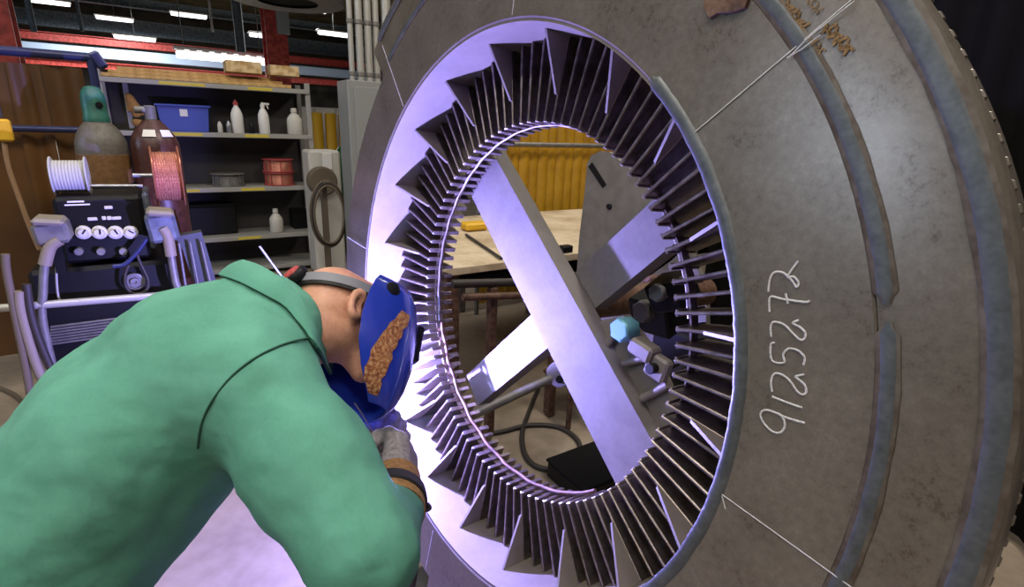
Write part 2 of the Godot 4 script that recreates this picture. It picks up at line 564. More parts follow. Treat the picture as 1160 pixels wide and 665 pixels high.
	M.red_steel = textured(grain(256, [[0.02, 3, 1.0, 110]], [rgb(128, 36, 28), rgb(160, 50, 40), rgb(176, 66, 54)]), 0.8, 0.55)
	M.grey_steel = textured(grain(256, [[0.02, 3, 1.0, 111]], [rgb(64, 74, 82), rgb(84, 96, 106), rgb(98, 110, 120)]), 0.8, 0.6)
	M.duct = plain(rgb(150, 166, 186), 0.5)
	M.cabinet = plain(rgb(134, 136, 134), 0.45)
	M.conduit = plain(rgb(166, 164, 156), 0.4, 0.3)
	M.rail_blue = plain(rgb(38, 44, 84), 0.4, 0.2)
	M.amber = textured(grain(256, [[0.006, 3, 1.0, 112], [0.03, 3, 0.6, 113]], [rgb(62, 38, 14), rgb(78, 50, 18), rgb(92, 60, 24)]), 2.4, 0.45)
	M.curtain_yellow = textured(grain(256, [[0.01, 3, 1.0, 114], [0.05, 3, 0.4, 115]], [rgb(160, 118, 18), rgb(176, 132, 24), rgb(186, 142, 32)]), 0.8, 0.5)
	M.ply = textured(grain(256, [[0.008, 4, 1.0, 116], [0.06, 3, 0.4, 117]], [rgb(158, 138, 110), rgb(184, 166, 138), rgb(198, 182, 156)]), 0.8, 0.65)
	M.green_bottle = plain(rgb(28, 78, 44), 0.4)
	M.teal_steel = plain(rgb(96, 150, 160), 0.4, 0.3)
	M.dull_blue = textured(grain(128, [[0.03, 3, 1.0, 120], [0.1, 2, 0.5, 121]], [rgb(62, 66, 76), rgb(80, 85, 95), rgb(94, 99, 108)]), 0.2, 0.5)
	M.hose = plain(rgb(92, 80, 64), 0.75)
	M.grip = plain(rgb(124, 112, 98), 0.6)
	M.cable = plain(rgb(42, 36, 32), 0.6)
	M.cable_tan = plain(rgb(138, 108, 78), 0.6)
	M.curtain_dark = plain(rgb(11, 10, 9), 0.9, 0.0, 0.2)
	M.tube_glow = glow(Color(1.0, 0.97, 0.9), 5.0)
	M.far_glow = glow(Color(0.97, 0.98, 1.0), 3.0)
	M.daylight = glow(Color(0.80, 0.88, 1.0), 18.0)
	M.plate_grey = textured(grain(256, [[0.015, 4, 1.0, 131]], [rgb(92, 87, 82), rgb(100, 95, 90), rgb(106, 101, 96)]), 0.4, 0.6)
	M.holder = plain(rgb(58, 60, 66), 0.6)
	M.spool_white = plain(rgb(172, 170, 166), 0.6)
	M.tan_grey = plain(rgb(122, 114, 102), 0.6)
	M.arc_glow = glow(Color(0.72, 0.72, 1.0), 12.0)

func work_lamp(p: Vector3, e: float) -> void:
	var t := thing("fluorescent_fixture", "white hanging fluorescent fixture with four tubes above the work bay", "ceiling lamp", p, "fluorescent fixtures over the work bay")
	var mb := MB.new()
	prism(mb, PackedVector2Array([Vector2(-0.3, 0), Vector2(-0.18, 0.09), Vector2(0.18, 0.09), Vector2(0.3, 0), Vector2(0.27, 0), Vector2(0.17, 0.06), Vector2(-0.17, 0.06), Vector2(-0.27, 0)]), 1.3, Transform3D(Basis.IDENTITY, p + Vector3(0, 0, -0.65)))
	part("housing", mb, M.lamp_housing, t)
	for k in 4:
		mb = MB.new()
		var x := -0.18 + 0.12 * k
		cyl(mb, p + Vector3(x, 0.028, -0.6), p + Vector3(x, 0.028, 0.6), 0.018, 12)
		part("lamp_tube", mb, M.tube_glow, t)
	for s in [-0.5, 0.5]:
		mb = MB.new()
		cyl(mb, p + Vector3(0, 0.09, s), Vector3(p.x, 8.0, p.z + s), 0.008, 6)
		part("hanger_rod", mb, M.dull_steel, t)
	var l := AreaLight3D.new()
	l.name = "lamp_light"
	l.area_size = Vector2(0.56, 1.26)
	l.light_energy = e
	l.light_color = Color(1.0, 0.97, 0.93)
	l.shadow_enabled = true
	l.area_range = 40.0
	t.add_child(l)
	l.position = Vector3(0, -0.005, 0)
	l.rotation_degrees = Vector3(-90, 0, 0)

func weld_arc(p: Vector3) -> void:
	var t := thing("welding_arc", "blinding blue-white welding arc at the gloved hands inside the ring", "welding arc", p)
	var mb := MB.new()
	var pr := []
	for i in 9:
		var a := PI * i / 8.0
		pr.append(Vector2(sin(a) * 0.007, -cos(a) * 0.009))
	lathe(mb, pr, Transform3D(Basis.IDENTITY, p), 12)
	part("arc_flame", mb, M.arc_glow, t)
	var l := OmniLight3D.new()
	l.name = "arc_light"
	l.light_energy = 5.2
	l.light_color = Color(0.60, 0.57, 1.0)
	l.light_size = 0.012
	l.omni_range = 30.0
	l.omni_attenuation = 2.0
	l.shadow_enabled = true
	t.add_child(l)

func hall() -> void:
	var mb := MB.new()
	bx(mb, Vector3(1, -0.1, -16.5), Vector3(24, 0.2, 49))
	structure("floor", mb, M.floor)
	mb = MB.new()
	bx(mb, Vector3(1, 8.1, -16.5), Vector3(24, 0.2, 49))
	structure("ceiling", mb, M.ceiling)
	for w in [["wall_back", Vector3(1, 4, -40.9), Vector3(24, 8, 0.2)], ["wall_front", Vector3(1, 4, 7.9), Vector3(24, 8, 0.2)], ["wall_left", Vector3(-10.9, 4, -16.5), Vector3(0.2, 8, 49)], ["wall_right", Vector3(12.9, 4, -16.5), Vector3(0.2, 8, 49)]]:
		if w[0] == "wall_left":
			continue
		mb = MB.new()
		bx(mb, w[1], w[2])
		structure(w[0], mb, M.dark_wall)
	# left wall with a high daylight window
	var wy := Vector2(3.4, 4.9)
	var wz := Vector2(-3.8, -1.8)
	mb = MB.new()
	bx(mb, Vector3(-10.9, wy.x * 0.5, -16.5), Vector3(0.2, wy.x, 49))
	bx(mb, Vector3(-10.9, (wy.y + 8.0) * 0.5, -16.5), Vector3(0.2, 8.0 - wy.y, 49))
	bx(mb, Vector3(-10.9, (wy.x + wy.y) * 0.5, (wz.x - 41.0) * 0.5), Vector3(0.2, wy.y - wy.x, wz.x + 41.0))
	bx(mb, Vector3(-10.9, (wy.x + wy.y) * 0.5, (wz.y + 8.0) * 0.5), Vector3(0.2, wy.y - wy.x, 8.0 - wz.y))
	structure("wall_left", mb, M.dark_wall)
	mb = MB.new()
	for k in 5:
		bx(mb, Vector3(-10.86, (wy.x + wy.y) * 0.5, lerpf(wz.x, wz.y, k / 4.0)), Vector3(0.08, wy.y - wy.x, 0.06))
	for k in 3:
		bx(mb, Vector3(-10.86, lerpf(wy.x, wy.y, k / 2.0), (wz.x + wz.y) * 0.5), Vector3(0.08, 0.06, wz.y - wz.x))
	var win := structure("window_1", mb, M.grey_steel)
	for k in 8:
		mb = MB.new()
		var a := k % 4
		var r := k / 4
		bx(mb, Vector3(-10.9, lerpf(wy.x, wy.y, (r + 0.5) / 2.0), lerpf(wz.x, wz.y, (a + 0.5) / 4.0)), Vector3(0.01, (wy.y - wy.x) * 0.5 - 0.06, (wz.y - wz.x) * 0.25 - 0.06))
		part("frosted_pane", mb, M.daylight, win)
	var dl := AreaLight3D.new()
	dl.name = "window_daylight"
	dl.area_size = Vector2(wz.y - wz.x, wy.y - wy.x)
	dl.light_energy = 13.0
	dl.light_color = Color(0.80, 0.88, 1.0)
	dl.shadow_enabled = true
	dl.area_range = 60.0
	win.add_child(dl)
	dl.position = Vector3(-10.78, (wy.x + wy.y) * 0.5, (wz.x + wz.y) * 0.5)
	dl.rotation_degrees = Vector3(0, -90, 0)

# lathe about the ring's own z axis: profile points are (radius, z)
func ring_lathe(mb: MB, prof: Array, deg0 := 0.0, deg1 := 360.0, segs := 180) -> void:
	var xf := Transform3D(Basis(Vector3(1, 0, 0), Vector3(0, 0, 1), Vector3(0, 1, 0)), Vector3.ZERO)
	lathe(mb, prof, xf, segs, deg_to_rad(deg0), deg_to_rad(deg1))
func ring_caps(mb: MB, prof: Array, deg0: float, deg1: float) -> void:
	for dg in [deg0, deg1]:
		var a := deg_to_rad(dg)
		var d := Vector3(cos(a), sin(a), 0)
		var tng := Vector3(-sin(a), cos(a), 0) * (1.0 if dg == deg1 else -1.0)
		var poly := PackedVector2Array(prof)
		var idx := Geometry2D.triangulate_polygon(poly)
		for i in range(0, idx.size(), 3):
			var q := []
			for j in 3:
				var p := poly[idx[i + j]]
				q.append(d * p.x + Vector3(0, 0, p.y))
			mb.flat3(q[0], q[1], q[2], tng)
# a weld bead lying on the face at radius r, rippled and a little uneven
func bead(mb: MB, r: float, deg0: float, deg1: float, half: float, high: float, z0: float, seed_at: float) -> void:
	var k := int(absf(deg1 - deg0) * 2.2) + 2
	var rows := []
	for i in k + 1:
		var a := deg_to_rad(lerpf(deg0, deg1, float(i) / k))
		var taper := clampf(minf(i, k - i) / 2.0, 0.4, 1.0)
		var wob := 0.0012 * noise.get_noise_2d(seed_at + a * 6.0, 3.0) + 0.0005 * noise.get_noise_2d(seed_at + a * 31.0, 9.0)
		var hw := half * taper * (1.0 + 0.08 * noise.get_noise_2d(seed_at + a * 17.0, 5.0))
		var hh := high * taper * (1.0 + 0.06 * sin(i * 2.1) + 0.12 * noise.get_noise_2d(seed_at + a * 25.0, 1.0))
		var row := []
		for j in 9:
			var t := -1.0 + j * 0.25
			var rr := r + wob + t * hw
			row.append(Vector3(cos(a) * rr, sin(a) * rr, z0 + hh * sqrt(maxf(1.0 - t * t, 0.0))))
		rows.append(row)
	for i in k:
		for j in 8:
			var ps := [rows[i][j], rows[i][j + 1], rows[i + 1][j + 1], rows[i + 1][j]]
			var ns := []
			for e in [[i, j], [i, j + 1], [i + 1, j + 1], [i + 1, j]]:
				var du: Vector3 = rows[mini(e[0] + 1, k)][e[1]] - rows[maxi(e[0] - 1, 0)][e[1]]
				var dv: Vector3 = rows[e[0]][mini(e[1] + 1, 8)] - rows[e[0]][maxi(e[1] - 1, 0)]
				var c := du.cross(dv).normalized()
				ns.append(c if c.z > 0 else -c)
			mb.quad(ps[0], ps[1], ps[2], ps[3], ns[0], ns[1], ns[2], ns[3])

func vane_ring() -> void:
	var t := thing("steel_vane_ring", "huge round steel turbine ring with radial vanes, chalk number 9125272 on its face", "turbine ring", Vector3.ZERO)
	t.transform = Transform3D(Basis(wv(RU), wv(RV), wv(RN)).orthonormalized(), wp(RC))
	t.set_meta("at", Vector3.ZERO)
	var mb := MB.new()
	# inner face plate, a full ring with a chamfered bore
	var prof := [Vector2(0.6185, -0.02), Vector2(0.604, -0.02), Vector2(0.604, -0.004), Vector2(0.608, 0.0), Vector2(0.7615, 0.0), Vector2(0.764, -0.0025), Vector2(0.764, -0.022), Vector2(0.618, -0.022)]
	ring_lathe(mb, prof)
	part("face_plate", mb, M.face, t)
	# bore wall
	mb = MB.new()
	ring_lathe(mb, [Vector2(0.6, -0.003), Vector2(0.6, -0.25), Vector2(0.616, -0.25), Vector2(0.616, -0.003), Vector2(0.6, -0.003)])
	part("bore_wall", mb, M.wall_steel, t, "inner wall washed by arc light")
	# outer face plate and shell, only round the top, right and bottom
	var D0 := -112.0
	var D1 := 121.5
	mb = MB.new()
	prof = [Vector2(0.765, -0.002), Vector2(0.862, -0.001), Vector2(0.871, -0.003), Vector2(0.877, -0.009), Vector2(0.880, -0.018), Vector2(0.881, -0.034), Vector2(0.866, -0.034), Vector2(0.86, -0.024), Vector2(0.765, -0.024), Vector2(0.765, -0.002)]
	ring_lathe(mb, prof, D0, D1, 150)
	ring_caps(mb, prof.slice(0, -1), D0, D1)
	part("outer_plate", mb, M.face, t)
	mb = MB.new()
	prof = [Vector2(0.881, -0.036), Vector2(0.876, -0.115), Vector2(0.861, -0.115), Vector2(0.866, -0.036), Vector2(0.881, -0.036)]
	ring_lathe(mb, prof, D0, D1, 150)
	ring_caps(mb, prof.slice(0, -1), D0, D1)
	part("outer_shell", mb, M.face, t)
	mb = MB.new()
	prof = [Vector2(0.616, -0.235), Vector2(0.860, -0.102), Vector2(0.860, -0.114), Vector2(0.616, -0.247), Vector2(0.616, -0.235)]
	ring_lathe(mb, prof, D0, D1, 150)
	ring_caps(mb, prof.slice(0, -1), D0, D1)
	part("back_plate", mb, M.rust, t)
	# flange with a knurled edge behind the shell
	mb = MB.new()
	for i in 150:
		var a := deg_to_rad(lerpf(D0, D1, (i + 0.5) / 150.0))
		var bs := Basis(Vector3(0, 0, 1), a)
		bx(mb, bs * Vector3(0.8795, 0, -0.05), Vector3(0.005, 0.012, 0.01), 0.0022, bs)
	var stitch := part("stitch_weld", mb, M.face, t)
	stitch.set_meta("kind", "stuff")
	# weld seams with their oxide margins
	for s in [["heat_tint", 0.774, -80.0, 1.6, 0.0118], ["heat_tint", 0.774, 3.2, 118.0, 0.0118], ["heat_tint", 0.863, -95.0, 119.0, 0.0145]]:
		mb = MB.new()
		bead(mb, s[1], s[2], s[3], s[4], 0.0008, 0.0003, s[1] * 50.0 + s[2])
		part(s[0], mb, M.tint, t)
	for s in [[0.774, -80.0, 1.7, 0.0092, 0.0017], [0.774, 3.1, 118.0, 0.0092, 0.0017], [0.863, -95.0, 119.0, 0.0115, 0.0018], [0.6105, -52.0, 37.2, 0.0098, 0.0032]]:
		mb = MB.new()
		bead(mb, s[0], s[1], s[2], s[3], s[4], 0.0, s[0] * 90.0)
		part("weld_bead", mb, M.weld, t)
	# vanes: dark scaled plates with ground front and inner edges
	var shapes := []
	var edges := []
	var feet := []
	for k in 3:
		mb = MB.new()
		var th := 0.0046 + 0.0004 * k
		bx(mb, Vector3(0.5175, 0, -0.1625), Vector3(0.165, th, 0.085))
		shapes.append(mesh_of(mb))
		mb = MB.new()
		bx(mb, Vector3(0.515, 0, -0.1175), Vector3(0.168, th + 0.0012, 0.005), 0.0018)
		edges.append(mesh_of(mb))
		mb = MB.new()
		bx(mb, Vector3(0.4335, 0, -0.161), Vector3(0.005, 0.0105 + 0.001 * k, 0.086), 0.0012)
		feet.append(mesh_of(mb))
	for i in 100:
		var o := put("vane", shapes[(i * 7) % 3], M.blade, t)
		o.rotation.z = deg_to_rad(34.0 + 3.6 * i + 0.35 * noise.get_noise_1d(i * 13.7))
		put("ground_edge", edges[(i * 7) % 3], M.blade, o)
		put("foot", feet[(i * 5) % 3], M.blade, o)
	# triangular gussets, every fifth vane
	mb = MB.new()
	prism(mb, PackedVector2Array([Vector2(0.5995, -0.055), Vector2(0.5995, -0.115), Vector2(0.487, -0.115), Vector2(0.487, -0.111)]), 0.006, Transform3D(Basis(Vector3(1, 0, 0), Vector3(0, 0, 1), Vector3(0, -1, 0)), Vector3(0, 0.003, 0)))
	var gm := mesh_of(mb)
	for i in 20:
		var o := put("gusset", gm, M.wall_steel, t)
		o.rotation.z = deg_to_rad(34.0 + 18.0 * i)
	# hoop on the inner ends of the vanes
	mb = MB.new()
	ring_lathe(mb, [Vector2(0.437, -0.150), Vector2(0.437, -0.171), Vector2(0.4405, -0.171), Vector2(0.4405, -0.150), Vector2(0.437, -0.150)], 0, 360, 144)
	part("inner_hoop", mb, M.hoop, t)
	mb = MB.new()
	var pts := []
	for i in 90:
		var a := deg_to_rad(4.0 * i * 0.52)
		pts.append(Vector3(cos(a) * 0.4315, sin(a) * 0.4315, -0.159 + 0.0012 * sin(i * 1.3)))
	tube(mb, pts, 0.0045, 6)
	part("tack_weld", mb, M.blade, t, "bright weld run across the vane ends")
	mb = MB.new()
	pts = []
	for i in 61:
		var a := deg_to_rad(186.0 + 110.0 * i / 60.0)
		pts.append(Vector3(cos(a) * 0.423, sin(a) * 0.423, -0.16 + 0.002 * sin(i * 0.9)))
	tube(mb, pts, 0.0046, 8)
	part("tie_rod", mb, M.rust, t, "rusty round rod along the vane ends")
	# cross braces inside the bore
	var A := Vector3(-0.272, 0.408, -0.209)
	var B := Vector3(0.29, -0.37, -0.209)
	brace(t, A, B, 0.15, 0.05)
	brace(t, Vector3(0.436, 0.262, -0.262), Vector3(0.075, 0.042, -0.262), 0.105, 0.05)
	brace(t, Vector3(-0.01, -0.012, -0.262), Vector3(-0.43, -0.27, -0.262), 0.105, 0.05)
	# chalk: layout lines and the number
	for l in [[118.0, 0.612, 0.83], [73.5, 0.612, 0.86], [26.3, 0.606, 0.9], [-21.0, 0.612, 0.84], [161.8, 0.612, 0.76], [-113.4, 0.62, 0.76]]:
		mb = MB.new()
		var a := deg_to_rad(l[0])
		var d := Vector3(cos(a), sin(a), 0)
		var e: float = minf(l[2], 0.84)
		tube(mb, [d * l[1] + Vector3(0, 0, 0.0012), d * lerpf(l[1], e, 0.5) + Vector3(0, 0, 0.0012), d * e + Vector3(0, 0, 0.0012)], 0.001, 6, Vector3(0, 0, 1), 0.4)
		part("chalk_line", mb, M.chalk, t)
	for q in [[[968, 1], [948, 17], [913, 45], [893, 66]], [[929, 40], [908, 56], [891, 66]], [[818, 562], [822, 577]]]:
		mb = MB.new()
		pts = []
		for p in q:
			pts.append(on_ring(p[0], p[1], 0.006 if q.size() > 2 else 0.001))
		tube(mb, pts, 0.0009, 6, Vector3(0, 0, 1), 0.4)
		part("chalk_line", mb, M.chalk, t)
	var strokes := [
		[[208, 577], [150, 560], [95, 537], [72, 536], [62, 550], [72, 575], [98, 602], [124, 609], [140, 595], [141, 572], [128, 550], [112, 544]],
		[[100, 490], [150, 510], [199, 527]],
		[[100, 474], [97, 442], [108, 416], [134, 419], [160, 440], [180, 470], [199, 484], [212, 476], [207, 452], [184, 432], [178, 424], [205, 418]],
		[[110, 314], [96, 320], [100, 372], [140, 379], [137, 352], [156, 333], [186, 340], [207, 362], [203, 387]],
		[[97, 294], [96, 260], [108, 246], [140, 255], [165, 280], [190, 303], [206, 301], [209, 282], [190, 262], [168, 250], [188, 240]],
		[[92, 213], [94, 165], [130, 170], [180, 178], [215, 181], [224, 176]], [[144, 152], [152, 186]],
		[[88, 147], [94, 104], [110, 83], [140, 87], [166, 112], [180, 132], [187, 118], [172, 98], [152, 100], [160, 82], [173, 64], [186, 47]]]
	for s in strokes:
		mb = MB.new()
		pts = []
		for p in s:
			pts.append(on_ring(840.0 + p[0] * 0.346, 280.0 + p[1] * 0.346, 0.0012))
		tube(mb, smooth_path(pts, 4) if pts.size() > 2 else pts, 0.0016, 6, Vector3(0, 0, 1), 0.35)
		part("chalk_digit", mb, M.chalk, t, "white handwritten number 9125272")
	# faded stencil near the top edge and rust blots
	for g in [[884, 2, 5, 0.9], [896, 18, 4, 0.9], [918, 4, 3, 0.5], [938, 34, 6, 1.0], [920, 50, 3, 0.6]]:
		for k in g[2]:
			mb = MB.new()
			var p := on_ring(g[0] + 4.2 * k, g[1] + 4.8 * k, 0.0005)
			for e in [[0.0, 0.0, 0.5], [0.004, 0.002, 1.9], [-0.003, 0.003, 2.6]]:
				bx(mb, p + Vector3(e[0], e[1], 0), Vector3(0.003 * g[3], 0.010 * g[3], 0.0006), 0.0, Basis(Vector3(0, 0, 1), e[2] + k))
			part("stencil_letter", mb, M.paint_mark, t, "faded brown stencil lettering")
	# lifting lug at the upper edge
	mb = MB.new()
	var lug := PackedVector2Array()
	for p in [[800, -6], [800, 10], [806, 22], [815, 16], [832, 15], [846, 10], [852, -6]]:
		var c := on_ring(p[0], p[1], 0.0)
		lug.append(Vector2(c.x, c.y))
	prism(mb, lug, 0.006, Transform3D(Basis.IDENTITY, Vector3(0, 0, 0.0)))
	part("tack_plate", mb, M.rust, t)
	ring_cradle()

# a channel section from a to b in ring axes: a web facing out with two flanges running back
func brace(t: Node3D, a: Vector3, b: Vector3, wide: float, deep: float) -> void:
	var x := (b - a).normalized()
	var z := Vector3(0, 0, 1)
	var y := z.cross(x).normalized()
	var l := a.distance_to(b)
	var mb := MB.new()
	var th := 0.007
	var c := PackedVector2Array([Vector2(-wide / 2, 0), Vector2(-wide / 2, -deep), Vector2(-wide / 2 + th, -deep), Vector2(-wide / 2 + th, -th), Vector2(wide / 2 - th, -th), Vector2(wide / 2 - th, -deep), Vector2(wide / 2, -deep), Vector2(wide / 2, 0)])
	prism(mb, c, l, Transform3D(Basis(y, z, x), a))
	part("brace_bar", mb, M.bar, t)

func ring_cradle() -> void:
	var r := Basis(wv(RU), wv(RV), wv(RN)).orthonormalized()
	var o := wp(RC)
	var low := 9.0
	for a in 120:
		low = minf(low, (o + r * Vector3(cos(a * TAU / 120) * 0.863, sin(a * TAU / 120) * 0.863, -0.3)).y)
	for s: float in [-0.42, 0.42]:
		var ang := -PI / 2 + s
		var foot := o + r * Vector3(cos(ang) * 0.889, sin(ang) * 0.889, -0.075)
		var t := thing("support_stand", "dark steel stand with a vee top carrying the turbine ring from below", "stand", Vector3(foot.x, 0, foot.z), "stands under the turbine ring")
		var mb := MB.new()
		bx(mb, Vector3(foot.x, 0.015, foot.z), Vector3(0.3, 0.03, 0.3), 0.005)
		part("base_plate", mb, M.dull_steel, t)
		mb = MB.new()
		bx(mb, Vector3(foot.x, foot.y * 0.5 - 0.005, foot.z), Vector3(0.1, foot.y - 0.07, 0.1), 0.005)
		part("post", mb, M.dull_steel, t)
		mb = MB.new()
		bx(mb, foot + Vector3(0, -0.025, 0), Vector3(0.2, 0.03, 0.2), 0.005, Basis(r.z.normalized(), s * 0.9))
		part("saddle", mb, M.dull_steel, t)

# ------------------------------------------------------------------ the welder, laid out in camera axes (metres), then turned into the world
func to_world(mb: MB) -> void:
	for i in mb.v.size():
		mb.v[i] = wp(mb.v[i])
		mb.n[i] = wv(mb.n[i])

func welder() -> void:
	var down := -DY
	var N := cp(312, 362, 1.06)
	var S := [cp(300, 372, 1.04), cp(232, 412, 0.99), cp(135, 487, 0.93), cp(48, 582, 0.88), cp(-42, 668, 0.83)]
	var rho := Vector3(0.615, 0.19, -0.766).normalized()      # towards his right side
	var belly := Vector3(0.425, 0.741, 0.525).normalized()     # out of his chest
	var RS := cp(290, 436, 0.89)
	var RE := cp(412, 622, 0.785)
	var RW := cp(450, 570, 0.985)
	var LS := cp(345, 352, 1.24)
	var LE := cp(385, 485, 1.34)
	var LW := cp(418, 508, 1.2)
	var hips := [S[4] + rho * 0.09 + belly * 0.02, S[4] - rho * 0.09 + belly * 0.02]
	var hc := cp(388, 366, 1.13)                                # head centre
	var hf := Vector3(0.78, 0.41, 0.47).normalized()            # face direction
	var hu := Vector3(0.08, -0.79, 0.60)
	hu = (hu - hf * hu.dot(hf)).normalized()
	var hr := hf.cross(hu)                                       # towards his right ear
	var base := wp(S[4])
	var t := thing("person", "person in a green welding jacket and blue hood bending into the turbine ring", "person", Vector3(base.x, 0, base.z))
	# --- body: head, neck, trunk, arms and legs in one surface
	var b := Body.new()
	b.k = 0.03
	b.bone(N - belly * 0.0, hc - hu * 0.05 - hf * 0.045, 0.062, 0.058)
	for i in 4:
		b.bone(S[i] + belly * 0.03, S[i + 1] + belly * 0.03, 0.085, 0.085)
	b.bone(N, RS, 0.05, 0.05); b.bone(RS, RE, 0.045, 0.04); b.bone(RE, RW, 0.04, 0.03)
	b.bone(N, LS, 0.05, 0.05); b.bone(LS, LE, 0.045, 0.04); b.bone(LE, LW, 0.04, 0.03)
	var feet := []
	for i in 2:
		var hp: Vector3 = hips[i]
		var side := rho * (0.05 if i == 0 else -0.05)
		var kn := hp + down * 0.42 + side + belly * 0.05
		var gh := wp(kn).y
		var an := kn + down * (gh - 0.09) - belly * 0.0
		b.bone(hp, kn, 0.075, 0.055); b.bone(kn, an, 0.052, 0.04)
		feet.append(an)
	var mb := MB.new()
	var lo := Vector3(9, 9, 9)
	var hi := -lo
	for i in b.a.size():
		for e in [b.a[i], b.a[i] + b.ba[i]]:
			lo = lo.min(e); hi = hi.max(e)
	net(mb, b, lo - Vector3.ONE * 0.13, hi + Vector3.ONE * 0.13, 0.016)
	# head on its own finer grid
	var h := Body.new()
	h.k = 0.035
	h.bone(hc - hf * 0.03 + hu * 0.03, hc + hf * 0.03 + hu * 0.028, 0.083, 0.08)
	h.bone(hc - hf * 0.035 + hu * 0.0, hc - hf * 0.01 - hu * 0.02, 0.074, 0.07)
	h.bone(hc + hf * 0.045 - hu * 0.05, hc + hf * 0.07 - hu * 0.085, 0.042, 0.028)     # jaw and chin
	h.bone(N + belly * 0.0, hc - hu * 0.05 - hf * 0.045, 0.066, 0.06)
	h.bone(N - belly * 0.02 + rho * 0.01, hc - hu * 0.05 - hf * 0.055 + hr * 0.012, 0.05, 0.045)
	var face := Body.new()
	face = h
	h.k = 0.02
	h.bone(hc + hf * 0.10 - hu * 0.005, hc + hf * 0.122 - hu * 0.035, 0.01, 0.014)   # nose
	for s: float in [-1.0, 1.0]:
		h.bone(hc + hf * 0.098 + hu * 0.02 + hr * s * 0.018, hc + hf * 0.088 + hu * 0.02 + hr * s * 0.045, 0.011, 0.01)
	h.bone(hc + hf * 0.093 - hu * 0.062 - hr * 0.022, hc + hf * 0.093 - hu * 0.062 + hr * 0.022, 0.009, 0.009)
	for s: float in [-1.0, 1.0]:
		var e := hc + hr * s * 0.082 - hf * 0.002 - hu * 0.004
		h.k = 0.012
		var rim := []
		for i in 9:
			var a := deg_to_rad(-110.0 + 250.0 * i / 8.0)
			rim.append(e + hr * s * (0.012 + 0.004 * cos(a)) - hf * (0.014 * cos(a)) + hu * (0.029 * sin(a)) - hf * 0.006)
		for i in 8:
			h.bone(rim[i], rim[i + 1], 0.0052, 0.0052)
		h.bone(e - hf * 0.004 + hu * 0.012, e + hf * 0.004 - hu * 0.02 + hr * s * 0.004, 0.009, 0.008)
	net(mb, h, hc - Vector3.ONE * 0.2, hc + Vector3.ONE * 0.19, 0.0055)
	to_world(mb)
	part("body", mb, M.skin, t)
	# --- jacket
	var j := Body.new()
	j.k = 0.055
	j.bone(N, S[1] - belly * 0.01, 0.066, 0.125)
	for o: float in [-0.085, 0.0, 0.085]:
		j.bone(S[0] + rho * o * 0.5, S[1] + rho * o, 0.075, 0.118)
		j.bone(S[1] + rho * o, S[2] + rho * o, 0.118, 0.118)
		j.bone(S[2] + rho * o, S[3] + rho * o, 0.118, 0.112)
		j.bone(S[3] + rho * o, S[4] + rho * o, 0.112, 0.125)
	for o: float in [-0.06, 0.06]:
		j.bone(S[1] + rho * o + belly * 0.07, S[3] + rho * o * 1.3 + belly * 0.09, 0.1, 0.105)
	j.bone(S[4] + belly * 0.02, S[4] + (S[4] - S[3]) * 0.75 + down * 0.03, 0.15, 0.15)
	j.bone(S[0] + rho * 0.05, RS, 0.066, 0.084)
	j.bone(RS, RS.lerp(RE, 0.55), 0.092, 0.088); j.bone(RS.lerp(RE, 0.5), RE, 0.088, 0.074); j.bone(RE, RW, 0.072, 0.052)
	j.bone(S[0] - rho * 0.05, LS, 0.08, 0.08); j.bone(LS, LE, 0.075, 0.062); j.bone(LE, LW, 0.06, 0.05)
	j.fold = 0.008
	var jn := FastNoiseLite.new()
	jn.seed = 5
	jn.frequency = 1.0
	j.nz = jn
	j.fold_scale = Vector3(5.5, 5.5, 5.5)
	mb = MB.new()
	lo = Vector3(9, 9, 9)
	hi = -lo
	for i in j.a.size():
		for e in [j.a[i], j.a[i] + j.ba[i]]:
			lo = lo.min(e); hi = hi.max(e)
	net(mb, j, lo - Vector3.ONE * 0.2, hi + Vector3.ONE * 0.2, 0.009)
	to_world(mb)
	var jk := part("jacket", mb, M.jacket, t, "green cotton welding jacket")
	# seams pressed into the jacket: armhole, yoke, side
	for s in [[[372, 384], [352, 383], [322, 390], [290, 405], [262, 427], [240, 455], [228, 482], [224, 508]],
		[[268, 575], [252, 600], [240, 630], [226, 664]]]:
		seam(j, jk, s)
	# collar standing round the back of the neck
	var lowc := []
	var topc := []
	for p in [[250, 313, 276, 297], [272, 320, 296, 304], [300, 334, 318, 318], [326, 350, 336, 336], [346, 376, 350, 362], [362, 402, 362, 388], [376, 428, 378, 414]]:
		var d := march(j, p[0], p[1])
		d = d if d < 1.3 else 1.06
		lowc.append(cp(p[0], p[1], d - 0.004))
		topc.append(cp(p[2], p[3], d + 0.022))
	lowc = smooth_path(lowc, 4)
	topc = smooth_path(topc, 4)
	var rows := []
	for r in 5:
		var row := []
		for i in lowc.size():
			var p: Vector3 = lowc[i].lerp(topc[i], r / 4.0)
			p += Vector3(-0.2, -0.5, -0.8) * 0.006 * sin(PI * r / 4.0)
			row.append(p)
		rows.append(row)
	mb = MB.new()
	sheet(mb, rows, 0.006)
	to_world(mb)
	part("collar", mb, M.jacket, jk)
	mb = MB.new()
	tube(mb, lowc, 0.0022, 6)
	to_world(mb)
	part("collar_seam", mb, M.seam, jk)
	# --- trousers and boots (below the frame)
	var tr := Body.new()
	tr.k = 0.05
	for i in 2:
		var hp: Vector3 = hips[i]
		var side := rho * (0.05 if i == 0 else -0.05)
		var kn := hp + down * 0.42 + side + belly * 0.05
		tr.bone(S[4] + belly * 0.02, hp, 0.115, 0.1)
		tr.bone(hp, kn, 0.098, 0.078); tr.bone(kn, feet[i] + down * 0.02, 0.078, 0.07)
	mb = MB.new()
	lo = Vector3(9, 9, 9)
	hi = -lo
	for i in tr.a.size():
		for e in [tr.a[i], tr.a[i] + tr.ba[i]]:
			lo = lo.min(e); hi = hi.max(e)
